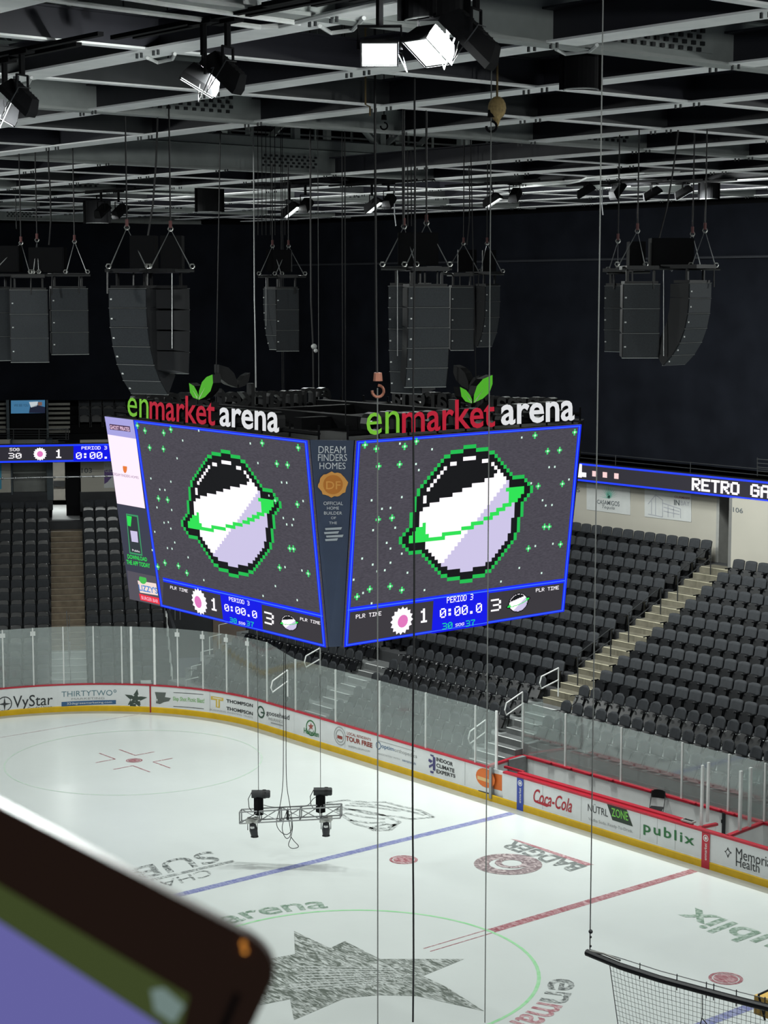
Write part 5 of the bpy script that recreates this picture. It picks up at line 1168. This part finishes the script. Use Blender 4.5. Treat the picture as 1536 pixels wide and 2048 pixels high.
dotsR = [(370, 740), (530, 723), (495, 885), (378, 898), (320, 1048), (376, 1080), (440, 1110), (400, 1115), (470, 995), (530, 1022), (560, 1123), (690, 470), (1165, 408), (1215, 650), (1415, 630), (1152, 1098), (1237, 982), (1055, 1170), (650, 1215), (605, 548), (1310, 565), (1340, 563), (1292, 768), (1325, 765), (520, 440), (425, 785), (470, 780), (1275, 740), (1270, 1125), (470, 1070), (275, 1160), (370, 1285), (325, 1230), (620, 580), (450, 965), (1330, 970)]
face(FR, nR, [(710, 881), (1160, 848), (1125, 1222), (685, 1293)], [(692, 1219), (1126, 1160)], [(864, 1197), (975, 1180), (970, 1249), (860, 1266)], [(806, 884), (1060, 862), (1051, 1166), (798, 1194)], starsR, dotsR,
     [('PERIOD 3', [(890, 1193), (943, 1186), (942, 1198), (890, 1205)], LEDW), ('0:00.0', [(876, 1216), (960, 1204), (960, 1223), (876, 1235)], LEDW), ('30', [(881, 1245), (901, 1242), (901, 1255), (881, 1258)], LEDC), ('SOG', [(907, 1246), (925, 1243), (924, 1249), (907, 1252)], LEDW), ('37', [(928, 1240), (946, 1237), (946, 1249), (928, 1252)], LEDC), ('1', [(834, 1217), (854, 1214), (854, 1242), (834, 1245)], LEDW), ('3', [(978, 1198), (998, 1195), (998, 1219), (978, 1222)], LEDW), ('PLR TIME', [(708, 1228), (759, 1221), (759, 1229), (708, 1236)], LEDW), ('PLR TIME', [(1068, 1176), (1114, 1170), (1114, 1177), (1068, 1183)], LEDW)],
     ((800, 1240), .33), [(1010, 1184), (1058, 1177), (1056, 1224), (1008, 1231)], (600, 720, 2.648))
starsL = [(292, 385), (337, 415), (448, 428), (490, 408), (365, 515), (446, 523), (1030, 488), (1243, 515), (1117, 610), (1180, 617), (417, 815), (471, 823), (1107, 828), (1238, 850), (1193, 1110), (1215, 1112), (413, 1218), (455, 1195), (535, 1213), (585, 1255), (1133, 1223), (1302, 1258)]
dotsL = [(372, 697), (490, 716), (408, 868), (495, 883), (395, 1012), (450, 958), (490, 993), (475, 955), (513, 1075), (470, 1108), (497, 1112), (592, 1163), (655, 415), (560, 473), (527, 578), (1005, 606), (1145, 720), (1175, 722), (1070, 798), (1272, 830), (1155, 930), (1215, 938), (1175, 968), (1207, 972), (1108, 1332), (1165, 1220), (1265, 1240), (685, 1297), (1035, 1390), (1237, 1415), (960, 490), (425, 762), (455, 765), (380, 1120)]
mL = face(FLf, nL, [(271, 839), (619, 880), (656, 1294), (325, 1212)], [(330, 1158), (649, 1231)], [(444, 1184), (527, 1203), (530, 1262), (451, 1243)], [(362, 872), (553, 898), (577, 1188), (376, 1148)], starsL, dotsL,
     [('PERIOD 3', [(462, 1192), (503, 1201), (504, 1210), (463, 1200)], LEDW), ('0:00.0', [(453, 1206), (518, 1221), (519, 1236), (454, 1220)], LEDW), ('30', [(464, 1233), (478, 1236), (478, 1246), (464, 1242)], LEDC), ('SOG', [(482, 1241), (495, 1244), (495, 1249), (482, 1246)], LEDW), ('37', [(498, 1240), (512, 1243), (512, 1253), (498, 1249)], LEDC), ('1', [(424, 1193), (440, 1197), (441, 1222), (425, 1218)], LEDW), ('3', [(533, 1221), (552, 1226), (552, 1250), (534, 1245)], LEDW), ('PLR TIME', [(345, 1170), (380, 1178), (380, 1184), (345, 1176)], LEDW), ('PLR TIME', [(605, 1233), (645, 1242), (645, 1248), (605, 1239)], LEDW)],
     ((403, 1202), .33), [(562, 1221), (602, 1230), (604, 1268), (564, 1259)], (180, 720, 2.954))
# advert column on the left face
P = [FLf(213, 832), FLf(270, 839), FLf(324, 1211), FLf(263, 1197)]; col = led('advert_column', P, em('advert_dark', (58, 60, 76)), sb, nL, 0, .05)
def fq(*c, o=.056): return [FLf(*p)+nL*o for p in c]
MB().quad(fq((213, 832), (270, 839), (276, 877), (219, 868))).build('lavender_block', em('lavender_panel', (168, 164, 226)), col)
MB().quad(fq((219, 868), (276, 877), (294, 1016), (238, 1006))).build('white_block', em('white_panel', (255, 236, 250), 1.05), col)
MB().quad(fq((258, 1140), (315, 1152), (324, 1211), (263, 1197))).build('grey_block', em('grey_panel', (84, 80, 90)), col)
def ftext(name, txt, q, c, o=.062, bold=0): mb = MB(); text_on(mb, txt, [FLf(*p) for p in q], nL*o, 0, bold); mb.build(name, c, col)
MB().quad(fq((223, 847), (264, 852), (265, 863), (224, 858), o=.059)).build('text_backing', em('dark_plum', (70, 44, 76)), col)
ftext('advert_text', 'GHOST PIRATES', [(224, 849), (263, 854), (264, 862), (225, 857)], em('pink_text', (244, 206, 232)), .064, .02)
mb = MB(); mb.disc(FLf(254, 934)+nL*.06, .1, Vector((-1, 0, 0)), ZU*1.4, 12); mb.build('orange_seal', em('orange_seal_led', (232, 122, 52)), col)
ftext('advert_text', 'DREAM FINDERS HOMES', [(230, 944), (281, 952), (282, 957), (231, 950)], em('plum_text', (136, 110, 150)))
MB().quad(fq((256, 1026), (280, 1030), (289, 1111), (263, 1106), o=.058)).build('phone_outline', em('phone_green', (60, 150, 100)), col); MB().quad(fq((258, 1029), (278, 1033), (287, 1107), (265, 1103), o=.062)).build('phone_screen', em('phone_dark', (48, 54, 60)), col)
MB().quad(fq((258, 1030), (268, 1032), (266, 1052), (260, 1050), o=.066)).build('phone_green_patch', em('screen_green', (44, 226, 84)), col); MB().quad(fq((265, 1060), (279, 1062), (281, 1084), (268, 1082), o=.066)).build('phone_pale_patch', LAV, col)
ftext('advert_text', 'Public', [(269, 1097), (284, 1100), (285, 1104), (270, 1101)], WLED, .07); ftext('advert_text', 'DOWNLOAD', [(259, 1107), (298, 1114), (299, 1122), (260, 1116)], SGRN, .066, .02); ftext('advert_text', 'THE APP TODAY', [(257, 1118), (304, 1126), (305, 1135), (258, 1127)], SGRN, .066, .02)
MB().quad(fq((279, 1160), (316, 1166), (320, 1190), (284, 1184), o=.058)).build('sign_backing', em('cream_led', (244, 222, 214)), col); ftext('advert_text', "LIZZY'S", [(281, 1167), (318, 1174), (320, 1187), (283, 1180)], em('sky_blue_led', (60, 130, 210)), .064, .02)
mb = MB(); mb.disc(FLf(290, 1158)+nL*.064, .11, Vector((-1.6, 0, 0)), ZU, 12); mb.build('green_dome', em('dome_green', (70, 190, 80)), col)
MB().quad(fq((282, 1186), (322, 1195), (324, 1208), (285, 1199), o=.06)).build('red_banner', em('red_led', (236, 48, 66)), col); ftext('advert_text', 'BURGER BAR', [(287, 1190), (320, 1198), (321, 1205), (288, 1197)], em('pink_text', (244, 206, 232)), .066)
# corner panel
nC = (nR+nL).normalized(); a4 = [FLf(620, 880), FR(708, 881), FR(684, 1293), FLf(657, 1294)]
nC = (a4[1]-a4[0]).cross(a4[3]-a4[0]).normalized(); nC = nC if nC.dot(CAM-a4[0]) > 0 else -nC
CP = lambda x, y: at_plane(x, y, a4[0], nC)
cpn = led('corner_panel', a4, mat('slate_blue_panel', (56, 68, 92), .5, var=.05), sb, nC, -.02, .02)
rc4 = [rot(p) for p in a4]; led('corner_panel', rc4, mat('slate_blue_panel', (56, 68, 92)), sb, -Vector((nC.x, nC.y, -nC.z)), -.02, .02)
PT = mat('white_panel_print', (216, 220, 224), .5, var=0)
for txt, x0, x1, y0, y1, bld in (('DREAM', 637, 691, 892, 906, .0), ('FINDERS', 636, 694, 908, 922, .0), ('HOMES', 639, 691, 925, 938, .0), ('OFFICIAL', 647, 686, 1003, 1010, 0), ('HOME', 654, 678, 1013, 1019, 0), ('BUILDER', 648, 684, 1023, 1029, 0), ('OF', 662, 672, 1033, 1038, 0), ('THE', 658, 674, 1043, 1048, 0)):
    mb = MB(); text_on(mb, txt, [CP(x0, y0), CP(x1, y0), CP(x1, y1), CP(x0, y1)], nC*.012, 0, bld); mb.build('panel_text', PT, cpn)
mb = MB(); ct = CP(666, 969)+nC*.01; ex = (a4[1]-a4[0]).normalized(); ey = nC.cross(ex)
mb.add([ct]+[ct+ex*(.31+.02*math.sin(i*1.7))*math.cos(2*math.pi*i/30)+ey*(.27+.02*math.cos(i*2.3))*math.sin(2*math.pi*i/30) for i in range(30)], [(0, i+1, (i+1) % 30+1) for i in range(30)], 0)
mb.disc(ct+nC*.006, .21, ex, ey, 26, 1); text_on(mb, 'DF', [CP(652, 962), CP(681, 962), CP(681, 978), CP(652, 978)], nC*.026, 0, .01); mb.build('orange_seal', [mat('amber_seal', (232, 164, 80), .5, var=.05), mat('deep_amber_seal', (206, 126, 44), .5, var=.05)], cpn)
mb = MB()
for i, (a, b_, c_) in enumerate(((650, 1056, 684), (648, 1064, 678), (652, 1071, 687), (650, 1078, 676))): mb.quad([CP(a, b_)+nC*.01, CP(c_, b_-2)+nC*.01, CP(c_-2, b_+3)+nC*.01, CP(a+1, b_+4)+nC*.01])
mb.build('small_emblem', mat('pale_emblem_print', (176, 184, 190), .5, var=0), cpn)
# channel letters round the top
def solid_text(txt, q, n, depth, m, name, bold=0):
    vs, fs = glyph_mesh(txt, bold); x0 = min(v.x for v in vs); x1 = max(v.x for v in vs); y0 = min(v.y for v in vs); y1 = max(v.y for v in vs)
    # weld
    key = {}; mp_ = []; W_ = []
    for v in vs:
        k = (round(v.x, 4), round(v.y, 4))
        if k not in key: key[k] = len(W_); W_.append(v)
        mp_.append(key[k])
    F_ = [tuple(dict.fromkeys(mp_[i] for i in f)) for f in fs]; F_ = [f for f in F_ if len(f) > 2]
    fr = [bil(q, (v.x-x0)/(x1-x0), (y1-v.y)/(y1-y0)) for v in W_]
    cnt = {}
    for f in F_:
        for i in range(len(f)): e = (f[i], f[(i+1) % len(f)]); cnt[e] = cnt.get(e, 0)+1
    for tf in (lambda p: p, rot):
        nn = n if tf(SBC+Vector((1, 0, 0))).x > SBC.x else Vector((-n.x, -n.y, n.z)); A_ = [tf(p) for p in fr]; Bk = [p-nn*depth for p in A_]; k = len(A_)
        mb = MB(); mb.add(A_+Bk, F_, 0); mb.add(A_+Bk, [tuple(k+i for i in reversed(f)) for f in F_]+[(e[1], e[0], k+e[0], k+e[1]) for e in cnt if (e[1], e[0]) not in cnt], 1)
        mb.build(name, [m, BLK], sb, fix=False)
SG = em('lime_sign', (112, 182, 52)); SR = em('crimson_sign', (176, 28, 50)); SW = em('white_sign', (222, 224, 226)); SGL = em('leaf_green_sign', (76, 166, 40)); SGV = mat('pale_leaf_vein', (186, 220, 160), .5, var=0)
SX = -3.45; SYl = 3.45
VR = lambda x, y: atX(x, y, SX); VL = lambda x, y: atY(x, y, SYl)
NX, NY = Vector((-1, 0, 0)), Vector((0, 1, 0))
for V, n, Q in ((VR, NX, (((733, 826), (799, 821), (799, 866), (733, 871)), ((804, 807), (990, 794), (990, 854), (804, 867)), ((1002, 810), (1149, 800), (1149, 841), (1002, 851)))), (VL, NY, (((255, 794), (297, 799), (297, 838), (255, 832)), ((299, 786), (430, 796), (430, 852), (299, 838)), ((439, 814), (558, 825), (558, 866), (439, 852))))):
    for txt, q, m, bld in (('en', Q[0], SG, 0), ('market', Q[1], SR, .012), ('arena', Q[2], SW, .02)): solid_text(txt, [V(*p) for p in q], n, .22, m, 'sign_lettering', bld)
def leaf(V, n, pts, vein):
    P = [V(*p) for p in pts]
    for tf in (lambda p: p, rot):
        nn = n if tf(SBC+Vector((1, 0, 0))).x > SBC.x else Vector((-n.x, -n.y, n.z))
        o = MB().prism([tf(p)-nn*.22 for p in P], nn*.22, 0, 1); lo = o.build('sign_leaf', [SGL, BLK], sb, fix=False)
        A_ = [tf(V(*p))+nn*.008 for p in vein]; mb = MB(); d = (A_[1]-A_[0]).cross(nn).normalized()*.022; mb.add([A_[0]-d, A_[0]+d, A_[1]], [(0, 1, 2)]); mb.build('leaf_vein', SGV, lo)
leaf(VR, NX, [(947, 806), (948, 790), (954, 772), (966, 758), (985, 750), (985, 768), (979, 785), (966, 797)], [(949, 804), (968, 776)])
leaf(VR, NX, [(944, 807), (931, 803), (923, 793), (920, 774), (932, 780), (940, 790), (944, 799)], [(943, 805), (930, 788)])
leaf(VL, NY, [(397, 800), (398, 782), (404, 764), (413, 754), (425, 749), (426, 766), (421, 782), (410, 794)], [(398, 798), (411, 774)])
leaf(VL, NY, [(396, 799), (386, 795), (380, 785), (378, 766), (388, 772), (394, 783), (397, 791)], [(395, 796), (386, 780)])
mb = MB()
for a, b_ in ((rt[0], rt[1]), (lf[0], lf[1]), (rot(rt[0]), rot(rt[1])), (rot(lf[0]), rot(lf[1]))):
    d = (SBC+ZU*13.5-(a+b_)/2); d.z = 0; d.normalize(); a, b_ = a+d*.25, b_+d*.25; mb.tube([a+ZU*.12, b_+ZU*.12], .05, 5)
    for i in range(9): q = a.lerp(b_, i/8); mb.tube([q-ZU*.1, q+ZU*.3], .03, 4)
for q in (-1.6, 1.6):
    mb.bb((SBC.x-3, SBC.y+q-.15, 13.3), (SBC.x+3, SBC.y+q+.15, 13.8)); mb.bb((SBC.x+q-.15, SBC.y-2.6, 13.3), (SBC.x+q+.15, SBC.y+2.6, 13.75))
mb.build('top_frame', BLKM, sb)
for i, (dx, dy) in enumerate(((-2.6, -2), (2.6, -2), (2.6, 2), (-2.6, 2))):
    MB().tube([SBC+Vector((dx, dy, 13.6)), SBC+Vector((dx*.9, dy*.9, 24.9))], .014, 5).build('hoist_cable', BLK, sb)
# ================================================================== HANGING TRUSS
TA, TB = atD(481, 1633, 54.0), atD(682, 1622, 53.6); dT = (TB-TA).normalized(); LT = (TB-TA).length; nT = Vector((-dT.y, dT.x, 0)).normalized(); hT = .4
tr = thing('lighting_truss', (TA+TB)/2, 'short aluminium box truss hanging low over the ice', 'truss')
mb = MB()
for s in (-1, 1):
    for z in (-1, 1): mb.tube([TA+nT*s*.15+ZU*z*.17, TB+nT*s*.15+ZU*z*.17], .022, 6)
mb.build('chord', ALU, tr); mb = MB(); k = 5
for i in range(k+1):
    p = TA.lerp(TB, i/k)
    for s in (-1, 1): mb.tube([p+nT*s*.15-ZU*.17, p+nT*s*.15+ZU*.17], .02, 5)
    for z in (-1, 1): mb.tube([p-nT*.15+ZU*z*.17, p+nT*.15+ZU*z*.17], .016, 5)
    if i < k:
        q = TA.lerp(TB, (i+1)/k)
        for s in (-1, 1): mb.tube([p+nT*s*.15+ZU*(.17 if (i+(s > 0)) % 2 else -.17), q+nT*s*.15+ZU*(-.17 if (i+(s > 0)) % 2 else .17)], .015, 5)
mb.build('brace', ALU, tr)
def on(u, v): return atD(u, v, 53.8)
for i, (u, top, cu, lab) in enumerate(((517, 1588, 521, 'left'), (641, 1583, 642, 'right'))):
    c = on(u, top); h = thing('chain_hoist', c, 'black chain hoist motor on the %s end of the hanging truss' % lab, 'hoist', 'chain hoists on the truss')
    mb = MB().cyl(c-RT*.2, c+RT*.32, .12, 12); mb.build('motor', DKG, h)
    mb = MB()
    for a in range(6): ang = a*math.pi/3; mb.box(c+RT*.2+ZU*.115*math.cos(ang)+FW*.115*math.sin(ang), (.03, .03, .03)); 
    mb.tube([c+RT*.12, c+RT*.2], .135, 12).tube([c+RT*.34, c+RT*.29], .1, 12); mb.build('end_cover', BLK, h)
    MB().bb(c-Vector((.1, .1, .62)), c+Vector((.1, .1, -.1))).build('chain_container', BLKM, h)
    MB().tube([c-RT*.2+ZU*.05, c-RT*.3-ZU*.15, c-RT*.28-ZU*.4, c-RT*.18-ZU*.55], .012, 5).build('power_lead', CABLE, h)
    MB().tube([c+ZU*.1, ztop(c)], .010, 5).build('lift_chain', GCABLE, h)
for u, v, s, lab in ((505, 1657, -1, 'left'), (652, 1655, 1, 'right')):
    c = on(u, v); l = thing('stage_light', c, 'small black stage light clamped under the %s part of the truss' % lab, 'light', 'stage lights under the truss'); tl = RT*(-.06*s if s < 0 else 0)
    mb = MB().tube([c+ZU*.16, c-ZU*.05+tl*.5, c-ZU*.22+tl], [.09, .12, .1], 10); mb.build('body', DKG, l); MB().tube([c-ZU*.2+tl, c-ZU*.25+tl], [.1, .12], 10).build('hood', BLK, l)
    MB().tube([c-RT*.14-ZU*.05, c-RT*.14+ZU*.2, c+RT*.14+ZU*.2, c+RT*.14-ZU*.05], .012, 5).build('yoke', BLK, l); MB().box(c+ZU*.25, (.08, .42, .14)).box(c+ZU*.25, (.42, .08, .1)).build('clamp', CHROME, l)
    MB().box(c+ZU*.05-FW*.115, (.09, .09, .05)).build('label_plate', WHITE, l)
def curve_cable(pts, r, m, label): 
    P = [on(*p) for p in pts]; out = [ztop(P[0])] if pts[0][1] < 1300 else []
    for i in range(len(P)-1):
        p0, p1, p2, p3 = P[max(0, i-1)], P[i], P[i+1], P[min(len(P)-1, i+2)]
        for k in range(6):
            t_ = k/6; out.append(.5*((2*p1)+(p2-p0)*t_+(2*p0-5*p1+4*p2-p3)*t_*t_+(3*p1-p0-3*p2+p3)*t_**3))
    out.append(P[-1]); return root(MB().tube(out, r, 5), 'power_cable', m, label, 'cable', 'cables looped round the truss', org=P[0])
curve_cable([(568, 1290), (567, 1450), (566, 1560), (560, 1612), (553, 1645), (560, 1662), (573, 1669), (583, 1660), (582, 1640), (578, 1628)], .011, CABLE, 'black cable dropping to the truss and coiling in the widest loop')
curve_cable([(571, 1290), (572, 1450), (573, 1560), (580, 1612), (585, 1650), (582, 1674), (577, 1690), (585, 1697), (597, 1693), (588, 1682), (582, 1674)], .011, CABLE, 'black cable ending in the lowest small loop under the truss')
curve_cable([(576, 1616), (565, 1650), (567, 1668), (574, 1677), (581, 1668), (578, 1640), (576, 1620)], .011, CABLE, 'black cable coiled in the middle loop under the truss')
curve_cable([(527, 1610), (545, 1614), (575, 1614), (612, 1612), (626, 1598), (632, 1594)], .01, CABLE, 'black cable running along the truss top between the hoists')
p = on(576, 1628); root(MB().box(p-FW*.2, (.05, .05, .28)), 'cable_connector', BLK, 'black connector where the cables cross the truss middle', 'connector', org=p)
# ================================================================== NEAR NET BAR
nb = [(1174, 1905), (1240, 1932), (1320, 1958), (1405, 1981), (1480, 2001), (1580, 2026)]
zN = atD(1174, 1905, 19.5).z; NB = [atZ(x, y, zN) for x, y in nb]
net = thing('net_support_bar', NB[0], 'black curved bar holding the white safety net at lower right', 'net bar')
MB().tube(NB, .038, 10).build('bar', BLK, net)
top = [p+ZU*.055 for p in NB]; MB().tube([atZ(1180, 1899, zN)]+[p+ZU*.085 for p in NB[1:]], .005, 4).build('top_wire', DKG, net)
for f_ in (.3, .48, .62, .66, .78, .9): 
    i = min(4, int(f_*5)); p = NB[i].lerp(NB[i+1], f_*5-i); MB().tube([p+ZU*.1, p-ZU*.07], .007, 4).build('clip', DKG, net)
MB().tube([NB[0]+ZU*.02, NB[0].lerp(NB[1], .5)+ZU*.06, NB[1]+ZU*.06], .012, 5).build('lashing', mat('grey_rope', (110, 110, 106), .8), net)
path = [NB[0].lerp(NB[1], .68)]+NB[1:]; tot = [0]
for a, b_ in zip(path, path[1:]): tot.append(tot[-1]+(b_-a).length)
def pa(s):
    s = max(0, min(tot[-1]-1e-6, s))
    for i in range(len(path)-1):
        if s <= tot[i+1]: return path[i].lerp(path[i+1], (s-tot[i])/(tot[i+1]-tot[i]))
mb = MB(); cell = .05; H = 1.6; n = int(tot[-1]/cell); dn = lambda s, z: pa(s+ .22*max(0, z)*max(0, 1-s/1.2))-ZU*z
for i in range(n+1): mb.tube([dn(i*cell, .03), dn(i*cell, .6), dn(i*cell, H)], .0026, 3, cap=False)
for k in range(int(H/cell)):
    z = .04+k*cell; mb.tube([dn(tot[-1]*j/10, z) for j in range(11)], .0026, 3, cap=False)
nt_ = root(mb, 'safety_net', mat('pale_net_cord', (182, 184, 180), .8), 'white mesh safety net hanging from the black bar', 'net', org=path[0])
MB().tube([dn(0, .0), dn(0, .4), dn(0, .8), dn(0, H)], .006, 4).build('edge_cord', DKG, nt_)
p = atZ(1405, 1990, zN); MB().tube([p, p-ZU*.2+RT*.004, p-ZU*.24, p-ZU*.3+RT*.05], .006, 4).tube([p-ZU*.24, p-ZU*.36-RT*.03], .006, 4).build('tie_cord', DKG, nt_)
vt = NB[0]+RT*.03; P = [vt, vt+ZU*.1, vt+ZU*.25, vt+ZU*(19.9-vt.z)]; wire = root(MB().tube(P, .007, 5), 'suspension_wire', GCABLE, 'thin grey wire carrying the near end of the net bar', 'wire', org=P[0])
mb = MB()
for z in (.07, .17, .23): mb.sphere(vt+ZU*z+RT*.006, .014 if z < .2 else .024, 0, 5)
mb.build('wire_clamp', DKG, wire)
q = atD(1538, 2010, 19.0); mb = MB().box(q+RT*.06, (.3, .3, .2)); bx_ = root(mb, 'winch_box', mat('mustard_winch_paint', (172, 140, 70), .6), 'mustard-coloured winch box at the lower right picture edge', 'box', org=q)
fx = q-RT*.04-FW*.05
MB().tube([atD(1517, 1990, 18.8), atD(1524, 2015, 18.8), atD(1530, 2040, 18.8)], .012, 5).tube([atD(1516, 1990, 18.8), atD(1538, 1980, 18.8)], .012, 5).build('frame', BLK, bx_)
# ================================================================== FOREGROUND TABLET
TD = .7
tn = Vector(FW); tc0 = CAM+FW*TD
def TP(x, y, d=TD): return atD(x, y, d)
cor = []
pts = [(-420, 1393), (0, 1611), (250, 1741), (470, 1857)]
for p in pts: cor.append(p)
for i in range(9):                     # rounded corner
    a = i/8; x0, y0, x1, y1, x2, y2 = 470, 1857, 560, 1898, 546, 1962
    cor.append(((1-a)**2*x0+2*a*(1-a)*x1+a*a*x2, (1-a)**2*y0+2*a*(1-a)*y1+a*a*y2))
cor += [(500, 2062), (380, 2330), (-420, 2330)]
tb = thing('tablet', TP(0, 2000), 'dark brown framed tablet out of focus at lower left', 'tablet')
FR_ = mat('dark_brown_bezel', (136, 90, 64), .4, var=.05)
MB().prism([TP(*p) for p in cor], FW*.009).build('frame', FR_, tb)
scp = [(-420, 1520), (0, 1770), (378, 1992), (300, 2330), (-420, 2330)]
sc_ = MB().prism([TP(*p)-FW*.0004 for p in scp], -FW*.0003).build('screen', em('tablet_green', (58, 68, 36)), tb)
MB().add([TP(*p)-FW*.0011 for p in [(-420, 1600), (0, 1842), (320, 2048), (420, 2330), (-420, 2330)]], [(0, 1, 2, 3, 4)]).build('window', em('tablet_violet', (98, 96, 158)), sc_)
MB().add([TP(*p)-FW*.0012 for p in [(302, 1978), (328, 1974), (370, 2010), (348, 2046), (310, 2020)]], [(0, 1, 2, 3, 4)]).build('icon', em('tablet_icon', (108, 126, 122)), sc_)
MB().prism([TP(*p)-FW*.0006 for p in [(470, 1985), (480, 1990), (430, 2110), (418, 2105)]], -FW*.0004).build('edge_groove', mat('black_groove', (14, 8, 6), .6), tb)
mb = MB()
for c in ((487, 1886), (490, 1901)): mb.disc(TP(*c)-FW*.001, .0008, RT, UP, 12, 0, .0006)
mb.build('amber_reflection', em('amber_glint', (255, 170, 70), 2.5), tb)  # glowing rings painted in for amber reflections on the frame
